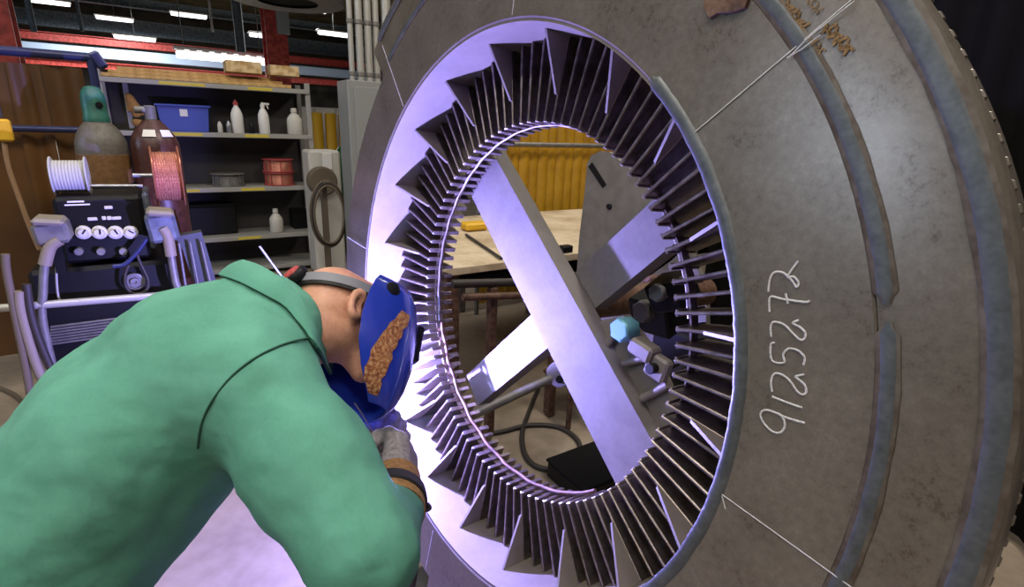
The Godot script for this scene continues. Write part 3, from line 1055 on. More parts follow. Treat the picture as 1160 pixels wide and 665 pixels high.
	net(mb, tr, lo - Vector3.ONE * 0.16, hi + Vector3.ONE * 0.16, 0.016)
	to_world(mb)
	part("trousers", mb, M.denim, t)
	var fwd := (belly - down * belly.dot(down)).normalized()
	for i in 2:
		var bt := Body.new()
		bt.k = 0.03
		var an: Vector3 = feet[i]
		var g := wp(an).y
		bt.bone(an, an + down * (g - 0.05), 0.055, 0.05)
		bt.bone(an + down * (g - 0.045) - fwd * 0.03, an + down * (g - 0.04) + fwd * 0.16, 0.045, 0.04)
		mb = MB.new()
		net(mb, bt, an - Vector3.ONE * 0.26, an + Vector3.ONE * 0.3, 0.01)
		to_world(mb)
		for q in mb.v.size():
			mb.v[q].y = maxf(mb.v[q].y, 0.002)
		part("boot", mb, M.rubber, t)
	# --- gloves
	glove(t, RW, (RW - RE).normalized(), cp(455, 512, 1.09), cp(441, 492, 1.14), 1.0)
	glove(t, LW, (LW - LE).normalized(), cp(434, 497, 1.19), cp(446, 486, 1.2), -1.0)
	hood(hc, hf, hu, hr)
	torch()

func march(j: Body, px: float, py: float) -> float:
	var d := 0.6
	for i in 120:
		var e := j.at(cp(px, py, d))
		if e < 0.0012:
			return d
		d += clampf(e * 0.8, 0.0008, 0.05)
	return 9.0

func seam(j: Body, parent: Node3D, px: Array) -> void:
	var pts := []
	for p in px:
		var d := march(j, p[0], p[1])
		if d < 1.6:
			pts.append(cp(p[0], p[1], d))
	if pts.size() < 2:
		return
	var mb := MB.new()
	tube(mb, smooth_path(pts, 5), 0.0019, 6)
	to_world(mb)
	part("seam", mb, M.seam, parent)

# a leather gauntlet closed round the torch: cuff, palm, four curled fingers and a thumb
func glove(t: Node3D, wrist: Vector3, arm: Vector3, knuckle: Vector3, grip: Vector3, side: float) -> void:
	var g := Body.new()
	g.k = 0.014
	var d := (knuckle - wrist).normalized()
	var to_grip := (grip - knuckle)
	to_grip = (to_grip - d * to_grip.dot(d)).normalized()
	var across := d.cross(to_grip).normalized() * side
	for i in 3:
		g.bone(wrist + d * 0.0 + across * (i - 1) * 0.014, knuckle + across * (i - 1) * 0.026, 0.036, 0.026)
	var lens := [0.034, 0.038, 0.036, 0.028]
	for f in 4:
		var o := across * (f - 1.5) * 0.025
		var p0 := knuckle + o
		var p1: Vector3 = p0 + d * lens[f] * 0.75 + to_grip * lens[f] * 0.55
		var p2: Vector3 = p1 - d * lens[f] * 0.05 + to_grip * lens[f] * 0.85
		var p3: Vector3 = p2 - d * lens[f] * 0.62 + to_grip * lens[f] * 0.2
		g.k = 0.009
		g.bone(p0, p1, 0.0145, 0.0135); g.bone(p1, p2, 0.0135, 0.0125); g.bone(p2, p3, 0.0125, 0.011)
	var q0 := wrist.lerp(knuckle, 0.4) - across * 0.028
	var q1 := q0 + d * 0.035 - across * 0.016 + to_grip * 0.022
	var q2 := q1 + d * 0.026 + across * 0.01 + to_grip * 0.022
	g.bone(q0, q1, 0.016, 0.0135); g.bone(q1, q2, 0.0135, 0.0105)
	var mb := MB.new()
	var lo := Vector3(9, 9, 9)
	var hi := -lo
	for i in g.a.size():
		for e in [g.a[i], g.a[i] + g.ba[i]]:
			lo = lo.min(e); hi = hi.max(e)
	net(mb, g, lo - Vector3.ONE * 0.05, hi + Vector3.ONE * 0.05, 0.004)
	to_world(mb)
	var gl := part("glove", mb, M.glove, t, "grey suede welding glove")
	# flared cuff and its dark strap
	mb = MB.new()
	var a0 := wrist - arm * 0.045
	var xf := along(a0, knuckle)
	lathe(mb, [Vector2(0.062, 0), Vector2(0.058, 0.03), Vector2(0.049, 0.065), Vector2(0.044, 0.09), Vector2(0.04, 0.09), Vector2(0.045, 0.06), Vector2(0.055, 0.02), Vector2(0.058, 0.0), Vector2(0.062, 0)], xf, 28)
	to_world(mb)
	part("cuff", mb, M.glove_cuff, gl, "tan leather cuff")
	mb = MB.new()
	lathe(mb, [Vector2(0.0585, 0.018), Vector2(0.0635, 0.022), Vector2(0.0585, 0.046), Vector2(0.052, 0.05)], xf, 28)
	to_world(mb)
	part("strap", mb, M.rubber, gl, "dark elastic strap")
	if side > 0.0:
		mb = MB.new()
		tube(mb, smooth_path([cp(462, 566, 0.985), cp(472, 573, 0.98), cp(480, 578, 0.98), cp(487, 576, 0.985), cp(484, 571, 0.99)], 4), 0.0042, 8)
		to_world(mb)
		part("strap_tail", mb, M.rubber, gl)

func hood(hc: Vector3, hf: Vector3, hu: Vector3, hr: Vector3) -> void:
	var at := wp(hc)
	var t := thing("welding_hood", "glossy blue welding hood with a scorched orange-brown patch, worn by the person", "welding hood", at)
	# shell: horizontal sections from brow to chin, each an arc round the face
	var rows := []
	var secs := [[0.082, 0.084, 0.045, 0.105], [0.076, 0.106, 0.036, 0.128], [0.056, 0.114, 0.03, 0.14], [0.02, 0.117, 0.026, 0.150], [-0.03, 0.116, 0.026, 0.158], [-0.08, 0.108, 0.034, 0.160], [-0.125, 0.094, 0.052, 0.154], [-0.155, 0.076, 0.072, 0.144], [-0.172, 0.056, 0.086, 0.132]]
	for s in secs:
		var row := []
		for i in 25:
			var a := deg_to_rad(-102.0 + 204.0 * i / 24.0)
			var x: float = sin(a)
			var y: float = cos(a)
			var e := 1.0 / pow(pow(absf(x), 2.6) + pow(absf(y), 2.6), 1.0 / 2.6)
			row.append(hc + hu * s[0] + hr * (x * e * s[1]) + hf * (s[2] + y * e * (s[3] - s[2])))
		rows.append(row)
	var mb := MB.new()
	sheet(mb, rows, 0.0035)
	to_world(mb)
	var shell := part("shell", mb, M.hood_blue, t)
	# raised rib along the side, lens frame in front
	var rib := []
	for i in 9:
		rib.append(rows[i][19].lerp(rows[i][18], 0.5) + (rows[i][19] - hc).normalized() * 0.002)
	mb = MB.new()
	tube(mb, rib, 0.0035, 8)
	to_world(mb)
	part("rib", mb, M.hood_blue, shell)
	mb = MB.new()
	for e in [[0.0, 0.03, 0.115, 0.012], [0.0, -0.045, 0.115, 0.012]]:
		bx(mb, hc + hf * 0.155 + hu * e[1] + hf * 0.004, Vector3(e[2], e[3], 0.016), 0.003, Basis(hr, hu, hr.cross(hu)))
	for s: float in [-1.0, 1.0]:
		bx(mb, hc + hf * 0.157 + hu * -0.0075 + hr * s * 0.053, Vector3(0.012, 0.087, 0.016), 0.003, Basis(hr, hu, hr.cross(hu)))
	to_world(mb)
	part("lens_frame", mb, M.black, t)
	mb = MB.new()
	bx(mb, hc + hf * 0.156 - hu * 0.0075, Vector3(0.1, 0.07, 0.004), 0.001, Basis(hr, hu, hr.cross(hu)))
	to_world(mb)
	part("lens", mb, M.black, t, "dark filter lens")
	# pivot knobs
	for s: float in [-1.0, 1.0]:
		mb = MB.new()
		var p := hc + hr * s * 0.107 + hf * 0.048 + hu * 0.052
		lathe(mb, [Vector2(0.017, 0), Vector2(0.017, 0.008), Vector2(0.014, 0.013), Vector2(0.008, 0.015), Vector2(0, 0.015)], along(p, p + hr * s), 20)
		to_world(mb)
		part("pivot_knob", mb, M.black, t)
	# headband from knob to knob round the back of the skull, and its ratchet pad
	var band := []
	for r in 3:
		var row := []
		for i in 25:
			var a := deg_to_rad(68.0 + 224.0 * i / 24.0)
			row.append(hc + hu * (0.038 + (r - 1) * 0.013) + hr * (sin(a) * 0.098) + hf * (cos(a) * 0.128 + 0.002))
		band.append(row)
	mb = MB.new()
	sheet(mb, band, 0.003)
	to_world(mb)
	part("headband", mb, M.band_grey, t)
	band = []
	for r in 3:
		var row := []
		for i in 25:
			var a := deg_to_rad(68.0 + 224.0 * i / 24.0)
			row.append(hc + hu * (0.026 + (r - 1) * 0.004) + hr * (sin(a) * 0.0985) + hf * (cos(a) * 0.1285 + 0.002))
		band.append(row)
	mb = MB.new()
	sheet(mb, band, 0.002)
	to_world(mb)
	part("sweatband", mb, M.black, t)
	mb = MB.new()
	var rp := hc - hf * 0.124 + hu * 0.045 + hr * 0.02
	var rd := (-hf + hr * 0.25 + hu * 0.3).normalized()
	lathe(mb, [Vector2(0.0, -0.006), Vector2(0.027, -0.006), Vector2(0.029, 0.004), Vector2(0.026, 0.011), Vector2(0.021, 0.013)], along(rp, rp + rd), 24)
	to_world(mb)
	var rt := part("ratchet", mb, M.black, t)
	mb = MB.new()
	lathe(mb, [Vector2(0.021, 0.011), Vector2(0.02, 0.015), Vector2(0.013, 0.018), Vector2(0.0, 0.019)], along(rp, rp + rd), 24)
	to_world(mb)
	part("ratchet_pad", mb, M.pad_red, rt, "worn red pad")
	# scorched patch on the right side of the shell
	var patch := []
	for r in 17:
		var row := []
		var f := r / 16.0
		for i in 7:
			var g := i / 6.0
			var u := 3.2 + 4.3 * f
			var w0 := 18.6 + 3.4 * f + 0.5 * noise.get_noise_2d(f * 19.0, 1.0)
			var w1 := 19.9 + 4.6 * minf(f * 1.15, 0.9) + 0.5 * noise.get_noise_2d(f * 23.0, 7.0)
			var v := lerpf(w0, w1, g)
			var u0 := mini(int(u), 7)
			var v0 := mini(int(v), 23)
			var p: Vector3 = rows[u0][v0].lerp(rows[u0][v0 + 1], v - v0).lerp(rows[u0 + 1][v0].lerp(rows[u0 + 1][v0 + 1], v - v0), u - u0)
			row.append(p + (p - hc - hf * 0.06 - hu * hu.dot(p - hc)).normalized() * 0.0058)
		patch.append(row)
	mb = MB.new()
	sheet(mb, patch, 0.001)
	to_world(mb)
	part("scorched_patch", mb, M.scrape, shell, "scorched orange-brown patch")

func torch() -> void:
	var a := cp(455, 530, 1.06)
	var b := cp(438, 496, 1.17)
	var e := RC + RU * ARC.x + RV * ARC.y + RN * ARC.z
	var t := thing("welding_torch", "slim welding torch held in the gloved hands at the arc", "welding torch", wp(a))
	var mb := MB.new()
	cyl(mb, a, b, 0.012, 16)
	to_world(mb)
	part("handle", mb, M.black, t)
	var d := (e - b).normalized()
	mb = MB.new()
	tube(mb, smooth_path([b, b.lerp(e, 0.35) + Vector3(0, -0.01, 0), e - d * 0.05], 6), 0.008, 10)
	to_world(mb)
	part("neck", mb, M.steel, t)
	mb = MB.new()
	cyl(mb, e - d * 0.055, e - d * 0.016, 0.0105, 16, 0.008)
	to_world(mb)
	part("nozzle", mb, M.copper, t)
	mb = MB.new()
	tube(mb, smooth_path([a, cp(462, 560, 1.03), cp(470, 640, 1.1), cp(440, 760, 1.2), cp(380, 900, 1.25)], 8), 0.009, 10)
	to_world(mb)
	part("cable", mb, M.cable, t)
	# thin wire from the hood's edge down to the hands
	mb = MB.new()
	tube(mb, smooth_path([cp(402, 457, 1.06), cp(411, 470, 1.08), cp(424, 492, 1.12)], 4), 0.0014, 6)
	to_world(mb)
	solo("filler_wire", mb, M.steel, "thin straight filler wire between the blue hood and the gloves", "wire")

# ------------------------------------------------------------------ behind the ring: tilting fixture
func positioner() -> void:
	var c := RC + RU * 0.36 + RV * -0.1 + RN * -0.62
	var at := wp(c)
	var t := thing("weld_positioner", "grey slotted-plate welding fixture with spindle and clamps behind the turbine ring", "welding fixture", Vector3(at.x, 0, at.z))
	var mb := MB.new()
	# upright slotted plate with a rounded top, traced on a plane behind the ring
	var dp := -1.3
	var poly := PackedVector2Array()
	for p in [[652, 330], [656, 270], [662, 220], [665, 185], [670, 176], [680, 171], [690, 172], [712, 190], [735, 215], [770, 250], [800, 330], [800, 420], [720, 420], [652, 380]]:
		var q := on_ring(p[0], p[1], dp)
		poly.append(Vector2(q.x, q.y))
	var xf := Transform3D(Basis(wv(RU), wv(RV), wv(RN)).orthonormalized(), wp(RC))
	prism(mb, poly, -0.03, Transform3D(xf.basis, xf * Vector3(0, 0, dp)))
	var pl := part("slotted_plate", mb, M.plate_grey, t)
	mb = MB.new()
	var slot := PackedVector2Array()
	for p in [[667, 189], [671, 184], [687, 209], [683, 213]]:
		var q := on_ring(p[0], p[1], dp)
		slot.append(Vector2(q.x, q.y))
	prism(mb, slot, 0.004, Transform3D(xf.basis, xf * Vector3(0, 0, dp)))
	part("slot", mb, M.black_matt, pl)
	for p in [[691, 234], [735, 262]]:
		mb = MB.new()
		var q := on_ring(p[0], p[1], dp)
		cyl(mb, xf * q, xf * (q + Vector3(0, 0, 0.014)), 0.014, 6)
		part("bolt", mb, M.black, pl)
	# spindle
	mb = MB.new()
	var a := xf * on_ring(650, 345, -0.5)
	var b := xf * on_ring(800, 330, -1.15)
	cyl(mb, a, b, 0.052, 28)
	var sp := part("spindle", mb, M.rust, t, "brown oily round spindle")
	mb = MB.new()
	cyl(mb, a.lerp(b, 0.55), a.lerp(b, 0.8), 0.075, 28)
	part("collar", mb, M.rust, sp)
	# dark clamp blocks
	for e in [[722, 298, -0.36, 0.07, 0.3], [745, 285, -0.4, 0.085, 0.5], [762, 330, -0.42, 0.09, 0.1], [750, 350, -0.5, 0.12, -0.2]]:
		mb = MB.new()
		var q := on_ring(e[0], e[1], e[2])
		bx(mb, xf * q, Vector3(e[3], e[3] * 0.8, e[3]), 0.006, xf.basis * Basis(Vector3(0, 0, 1), e[4]) * Basis(Vector3(1, 0, 0), 0.4))
		var cb := part("clamp_block", mb, M.black, t)
		mb = MB.new()
		cyl(mb, xf * (q + Vector3(0, 0, e[3] * 0.45)), xf * (q + Vector3(0, 0, e[3] * 0.75)), e[3] * 0.24, 6)
		part("bolt", mb, M.dull_steel, cb)
	# cast bracket lit by the arc, with its jaw, nut and bolt
	mb = MB.new()
	poly = PackedVector2Array()
	for p in [[672, 366], [706, 357], [712, 366], [738, 400], [752, 432], [768, 470], [744, 500], [730, 470], [715, 445], [700, 420], [684, 395]]:
		var q := on_ring(p[0], p[1], -0.25)
		poly.append(Vector2(q.x, q.y))
	prism(mb, poly, -0.025, Transform3D(xf.basis, xf * Vector3(0, 0, -0.25)))
	var br := part("bracket", mb, M.wall_steel, t, "pale cast bracket")
	for e in [[[688, 392], [704, 366]], [[707, 412], [736, 404]], [[728, 452], [757, 436]]]:
		mb = MB.new()
		var p0: Vector3 = on_ring(e[0][0], e[0][1], -0.238)
		var p1: Vector3 = on_ring(e[1][0], e[1][1], -0.238)
		tube(mb, [xf * p0, xf * p0.lerp(p1, 0.5), xf * p1], 0.009, 8)
		part("rib", mb, M.wall_steel, br)
	mb = MB.new()
	var q := on_ring(716, 372, -0.235)
	cyl(mb, xf * q, xf * (q + Vector3(0.0, 0.0, 0.045)), 0.026, 6)
	part("hex_nut", mb, M.teal_steel, br, "blue-green hexagon nut")
	mb = MB.new()
	q = on_ring(730, 396, -0.225)
	bx(mb, xf * q, Vector3(0.06, 0.035, 0.04), 0.006, xf.basis * Basis(Vector3(0, 0, 1), -0.45))
	part("jaw", mb, M.wall_steel, br)
	mb = MB.new()
	q = on_ring(746, 416, -0.23)
	bx(mb, xf * q, Vector3(0.05, 0.05, 0.025), 0.005, xf.basis * Basis(Vector3(0, 0, 1), -0.45))
	part("jaw", mb, M.wall_steel, br)
	mb = MB.new()
	cyl(mb, xf * (q + Vector3(0, 0, 0.01)), xf * (q + Vector3(0, 0, 0.03)), 0.011, 12)
	part("socket_bolt", mb, M.black, br)
	mb = MB.new()
	cyl(mb, xf * on_ring(752, 440, -0.28), xf * on_ring(790, 410, -1.2), 0.024, 14)
	part("support_arm", mb, M.black, t)
	# column and base carrying it all
	var foot := xf * on_ring(790, 400, -1.25)
	mb = MB.new()
	bx(mb, Vector3(foot.x, foot.y * 0.5, foot.z), Vector3(0.22, foot.y + 0.2, 0.3), 0.01)
	part("column", mb, M.black, t)
	mb = MB.new()
	bx(mb, Vector3(foot.x + 0.05, 0.03, foot.z), Vector3(0.36, 0.06, 0.4), 0.01)
	part("base_plate", mb, M.black, t)
	# grey strut running down to the floor side
	var s0 := pd(626, 428, 2.0)
	var s1 := pd(536, 470, 1.75)
	t = thing("steel_strut", "slim grey steel tube slanting behind the vanes with a drilled end plate", "strut", s0)
	mb = MB.new()
	cyl(mb, s0, s1, 0.016, 14)
	part("tube", mb, M.dull_steel, t)
	mb = MB.new()
	cyl(mb, pd(634, 424, 1.98), pd(634, 424, 2.02), 0.05, 20)
	var ep := part("end_plate", mb, M.dull_steel, t)
	mb = MB.new()
	cyl(mb, pd(634, 430, 1.965), pd(634, 430, 1.99), 0.015, 14)
	part("bolt_hole", mb, M.black_matt, ep)

# ------------------------------------------------------------------ bench, yellow strip curtain and floor things seen through the bore
func bench_bay() -> void:
	# bench: top between the pixels of its front and back edges
	var yb := 0.86
	var f0 := on_y(520, 303, yb)
	var bk := on_y(640, 238, yb)
	var t := thing("work_bench", "wide pale plywood-topped work bench in front of the yellow curtain", "bench", Vector3(f0.x + 1.2, 0, (f0.z + bk.z) * 0.5))
	var mb := MB.new()
	var x0 := 1.06
	var x1 := f0.x + 2.8
	bx(mb, Vector3((x0 + x1) * 0.5, yb - 0.02, (f0.z + bk.z) * 0.5), Vector3(x1 - x0, 0.04, f0.z - bk.z), 0.004)
	part("top", mb, M.ply, t)
	for lx: float in [x0 + 0.06, (x0 + x1) * 0.5, x1 - 0.06]:
		for lz: float in [f0.z - 0.06, bk.z + 0.06]:
			mb = MB.new()
			bx(mb, Vector3(lx, (yb - 0.04) * 0.5, lz), Vector3(0.07, yb - 0.04, 0.07), 0.004)
			part("leg", mb, M.rust, t)
	for lz: float in [f0.z - 0.06, bk.z + 0.06]:
		mb = MB.new()
		bx(mb, Vector3((x0 + x1) * 0.5, yb - 0.09, lz), Vector3(x1 - x0 - 0.2, 0.06, 0.04), 0.004)
		part("rail", mb, M.black_matt, t)
	# stock on the bench, and bars carried on a floor rack in front of it
	mb = MB.new()
	cyl(mb, on_y(528, 266, yb + 0.012), on_y(568, 293, yb + 0.012), 0.008, 10)
	solo("steel_rod", mb, M.cable, "thin dark rod lying on the pale work bench", "rod")
	var r0 := pd(512, 322, 2.35)
	var r1 := pd(650, 318, 2.75)
	t = thing("bar_rack", "low rack of black and rusty round bars in front of the work bench", "rack", Vector3(r0.x, 0, r0.z))
	mb = MB.new()
	cyl(mb, r0, r1, 0.02, 14)
	part("bar", mb, M.cable, t)
	mb = MB.new()
	cyl(mb, pd(524, 337, 2.37), pd(640, 333, 2.7), 0.018, 14)
	part("bar", mb, M.rust, t, "rusty brown bar")
	for g: float in [0.3, 0.85]:
		var pp := r0.lerp(r1, g)
		mb = MB.new()
		bx(mb, Vector3(pp.x, pp.y * 0.5 - 0.01, pp.z), Vector3(0.04, pp.y - 0.02, 0.04), 0.003)
		part("post", mb, M.rust, t)
	mb = MB.new()
	bx(mb, on_y(537, 256, yb + 0.03), Vector3(0.16, 0.05, 0.1), 0.012)
	solo("sponge_block", mb, M.yellow, "small yellow block lying on the pale bench", "block")
	mb = MB.new()
	bx(mb, on_y(641, 282, yb + 0.02), Vector3(0.07, 0.038, 0.05), 0.006)
	solo("clamp_foot", mb, M.black, "small black block near the edge of the bench beside the slotted plate", "block")
	# strip curtain: overlapping yellow strips on a rail
	var zc := bk.z - 0.25
	var a := on_z(555, 150, zc)
	var b := on_z(760, 150, zc)
	t = thing("strip_curtain", "yellow ribbed strip curtain hanging behind the pale bench", "curtain", Vector3((a.x + b.x) * 0.5, 0, zc))
	var top := on_z(640, 60, zc).y
	var n := 26
	for k in n:
		var x := lerpf(a.x - 0.1, b.x + 0.3, (k + 0.5) / n)
		var w := (b.x - a.x + 0.4) / n
		mb = MB.new()
		var rows := []
		for r in 2:
			var row := []
			for c in 5:
				var g := (c - 2) / 2.0
				row.append(Vector3(x + g * w * 0.54, 0.06 if r == 0 else top, zc + 0.03 * (1.0 - g * g) + (0.012 if k % 2 == 0 else 0.0)))
			rows.append(row)
		sheet(mb, rows, 0.003)
		part("strip", mb, M.curtain_yellow, t)
	mb = MB.new()
	cyl(mb, Vector3(a.x - 0.3, top, zc), Vector3(b.x + 0.5, top, zc), 0.025, 12)
	part("rail", mb, M.dull_steel, t)
	for x: float in [a.x - 0.25, b.x + 0.45]:
		mb = MB.new()
		bx(mb, Vector3(x, top * 0.5, zc), Vector3(0.06, top, 0.06), 0.004)
		part("post", mb, M.dull_steel, t)
	# grey rail in front of the curtain
	mb = MB.new()
	var g0 := on_z(540, 163, zc + 0.12)
	var g1 := on_z(790, 166, zc + 0.12)
	cyl(mb, g0, Vector3(g1.x + 0.5, g0.y, g0.z), 0.02, 12)
	var gr := thing("guard_rail", "grey tubular guard rail in front of the yellow curtain", "rail", Vector3(g0.x, 0, g0.z))
	part("bar", mb, M.dull_steel, gr)
	for x: float in [g0.x + 0.02, g1.x + 0.48]:
		mb = MB.new()
		cyl(mb, Vector3(x, 0, g0.z), Vector3(x, g0.y, g0.z), 0.02, 12)
		part("post", mb, M.dull_steel, gr)
	# cable loop on the floor
	var pts := []
	for p in [[610, 440], [600, 465], [592, 490], [594, 512], [605, 527], [625, 532], [645, 526], [657, 510], [652, 496], [632, 484], [600, 482], [570, 489], [545, 494], [520, 500]]:
		pts.append(on_y(p[0], p[1], 0.012))
	mb = MB.new()
	tube(mb, smooth_path(pts, 6), 0.0125, 10)
	solo("cable_loop", mb, M.cable, "black cable lying in a loop on the concrete behind the ring", "cable")
	# dark box and a small angle stool under the fixture
	var bp := on_y(668, 545, 0.0)
	mb = MB.new()
	bx(mb, bp + Vector3(0.1, 0.04, 0.0), Vector3(0.5, 0.08, 0.25), 0.008)
	t = thing("toolbox", "flat black steel box on the floor behind the lower vanes", "box", bp)
	part("body", mb, M.black, t)
	mb = MB.new()
	bx(mb, bp + Vector3(0.1, 0.087, 0.0), Vector3(0.51, 0.014, 0.26), 0.004)
	part("lid", mb, M.black_matt, t)
	var lp := on_y(650, 470, 0.0)
	t = thing("angle_stool", "small brown angle-iron stool on the floor beside the black cable loop", "stool", lp)
	for s: float in [-0.12, 0.12]:
		for z: float in [-0.1, 0.1]:
			mb = MB.new()
			bx(mb, lp + Vector3(s, 0.12, z), Vector3(0.02, 0.24, 0.02))
			part("leg", mb, M.rust, t)
	mb = MB.new()
	bx(mb, lp + Vector3(0, 0.25, 0), Vector3(0.28, 0.02, 0.24), 0.003)
	part("top", mb, M.rust, t)

# ------------------------------------------------------------------ shelving with its stock
const ZS := -5.77
const LEVELS := [1.80, 1.375, 0.875, 0.40]
func shelving() -> void:
	var x0 := -0.34
	var x1 := 1.31
	var dp := 0.45
	var t := thing("shelving_unit", "grey steel shelving unit with yellow tape strips along its shelf edges", "shelf", Vector3((x0 + x1) * 0.5, 0, ZS - dp * 0.5))
	for x: float in [x0, x1]:
		for z: float in [ZS - 0.02, ZS - dp + 0.02]:
			var mb := MB.new()
			bx(mb, Vector3(x, 0.93, z), Vector3(0.045, 1.86, 0.04), 0.003)
			part("post", mb, M.shelf, t)
	for y: float in LEVELS + [0.08]:
		var mb := MB.new()
		bx(mb, Vector3((x0 + x1) * 0.5, y - 0.012, ZS - dp * 0.5), Vector3(x1 - x0 - 0.02, 0.02, dp - 0.02), 0.002)
		bx(mb, Vector3((x0 + x1) * 0.5, y - 0.02, ZS + 0.002), Vector3(x1 - x0 + 0.03, 0.042, 0.02), 0.004)
		var sh := part("shelf_board", mb, M.shelf, t)
		if y > 0.1:
			for e in [[0.28, 0.5], [0.66, 0.3]]:
				mb = MB.new()
				bx(mb, Vector3(lerpf(x0, x1, e[0] + 0.1 * (y - 1.0)), y - 0.02, ZS + 0.0135), Vector3(e[1] * 0.7, 0.026, 0.002))
				part("tape_strip", mb, M.tape_yellow, sh)
	var mb := MB.new()
	bx(mb, Vector3((x0 + x1) * 0.5, 0.93, ZS - dp + 0.004), Vector3(x1 - x0, 1.8, 0.006))
	part("back_panel", mb, M.shelf_dark, t)
	mb = MB.new()
	bx(mb, Vector3(on_z(143, 110, ZS).x, 1.59, ZS - 0.2), Vector3(0.04, 0.40, 0.03), 0.003)
	part("divider", mb, M.shelf, t)
	# on top: boards and cartons
	for k in 3:
		mb = MB.new()
		bx(mb, Vector3(0.42, 1.835 + 0.032 * k - 0.015, ZS - 0.12 - 0.08 * k), Vector3(1.5 - 0.12 * k, 0.03, 0.16), 0.003, Basis(Vector3.UP, 0.02 * k))
		solo("timber_board", mb, M.timber, ["long pale timber board lying along the front of the top shelf", "timber board in the middle of the stack on the top shelf", "uppermost timber board, set back on the top shelf"][k], "board", "boards on the shelving")
	for e in [[276, 80, 0.30, 0.10, "flat tan carton on the top shelf, closer to the timber end"], [322, 84, 0.26, 0.09, "flat tan carton on the top shelf beside the red column"]]:
		var x := on_z(e[0], e[1], ZS - 0.1).x
		t = thing("carton", e[4], "box", Vector3(x, 1.915, ZS - 0.16), "cartons on the shelving")
		mb = MB.new()
		bx(mb, Vector3(x, 1.917 + e[3] * 0.5, ZS - 0.16), Vector3(e[2], e[3], 0.22), 0.003)
		part("body", mb, M.carton, t)
		mb = MB.new()
		bx(mb, Vector3(x, 1.918 + e[3], ZS - 0.16), Vector3(0.05, 0.001, 0.221))
		bx(mb, Vector3(x, 1.917 + e[3] * 0.8, ZS - 0.0497), Vector3(0.05, e[3] * 0.4, 0.001))
		part("tape", mb, M.timber, t)
	# second level: tote, bottles, jug, gloves
	var y := 1.375
	var tx := on_z(208, 133, ZS - 0.18).x
	t = thing("storage_tote", "blue plastic tote with a pale label on the middle-upper shelf", "tote", Vector3(tx, y, ZS - 0.2))
	mb = MB.new()
	var rows := [[0.18, 0.14], [0.2, 0.155], [0.205, 0.16]]
	var hs := [0.0, 0.22, 0.225]
	for i in 2:
		for s: float in [-1.0, 1.0]:
			var c := Vector3(tx, y + 0.001, ZS - 0.2)
			mb.flat(c + Vector3(-rows[i][0], hs[i], s * rows[i][1]), c + Vector3(rows[i][0], hs[i], s * rows[i][1]), c + Vector3(rows[i + 1][0], hs[i + 1], s * rows[i + 1][1]), c + Vector3(-rows[i + 1][0], hs[i + 1], s * rows[i + 1][1]), Vector3(0, 0, s))
			mb.flat(c + Vector3(s * rows[i][0], hs[i], -rows[i][1]), c + Vector3(s * rows[i][0], hs[i], rows[i][1]), c + Vector3(s * rows[i + 1][0], hs[i + 1], rows[i + 1][1]), c + Vector3(s * rows[i + 1][0], hs[i + 1], -rows[i + 1][1]), Vector3(s, 0, 0))
	bx(mb, Vector3(tx, y + 0.004, ZS - 0.2), Vector3(0.36, 0.006, 0.28))
	part("tub", mb, M.tote, t)
	mb = MB.new()
	for s: float in [-1.0, 1.0]:
		bx(mb, Vector3(tx, y + 0.225, ZS - 0.2 + s * 0.165), Vector3(0.43, 0.018, 0.02), 0.004)
		bx(mb, Vector3(tx + s * 0.207, y + 0.225, ZS - 0.2), Vector3(0.02, 0.018, 0.34), 0.004)
	part("rim", mb, M.tote, t)
	mb = MB.new()
	bx(mb, Vector3(tx + 0.0, y + 0.165, ZS - 0.044), Vector3(0.06, 0.06, 0.004), 0.0, Basis(Vector3(1, 0, 0), 0.07))
	part("label_sticker", mb, M.white, t)
	bottle(on_z(268, 130, ZS - 0.08).x, y, ZS - 0.08, 0.052, 0.30, "white", "pad_red", "pink-white squeeze bottle with a red nozzle on the shelf", true)
	bottle(on_z(298, 130, ZS - 0.08).x, y, ZS - 0.08, 0.05, 0.29, "white", "white", "white trigger spray bottle on the shelf", true)
	bottle(on_z(333, 130, ZS - 0.1).x, y, ZS - 0.1, 0.075, 0.25, "off_white", "off_white", "off-white jug beside the right post of the shelving", false)
	bottle(on_z(249, 142, ZS - 0.06).x, y, ZS - 0.06, 0.022, 0.12, "off_white", "black", "tiny pale bottle beside the blue tote", false)
	bottle(on_z(259, 142, ZS - 0.06).x, y, ZS - 0.06, 0.022, 0.13, "steel", "black", "tiny metal can beside the pink-white squeeze bottle", false)
	bottle(on_z(285, 142, ZS - 0.06).x, y, ZS - 0.06, 0.022, 0.13, "black", "black", "small black can between the squeeze and spray bottles", false)
	for e in [[150, 1.60, "tan work glove hanging high beside the shelf divider"], [158, 1.43, "tan work glove lying on the shelf beside the divider"]]:
		var g := Body.new()
		g.k = 0.02
		var c := Vector3(on_z(e[0], 115, ZS - 0.1).x, e[1], ZS - 0.1)
		var dirn := Vector3(0.9, -0.2, 0.1) if e[0] > 155 else Vector3(0.35, -0.9, 0.1)
		var sd := Vector3(0.2, 0.9, 0.2) if e[0] > 155 else Vector3(0.9, 0.35, 0)
		g.bone(c - dirn * 0.05, c + dirn * 0.04, 0.035, 0.04)
		for f in 4:
			g.bone(c + dirn * 0.04 + sd * (f - 1.5) * 0.018, c + dirn * (0.1 + 0.01 * (f % 2)) + sd * (f - 1.5) * 0.026, 0.013, 0.012)
		g.bone(c - sd * 0.03, c - sd * 0.06 + dirn * 0.04, 0.015, 0.013)
		mb = MB.new()
		net(mb, g, c - Vector3.ONE * 0.16, c + Vector3.ONE * 0.16, 0.008)
		solo("work_glove", mb, M.glove_cuff, e[2], "glove", "gloves on the shelving")
	# third level: wire spools
	y = 0.875
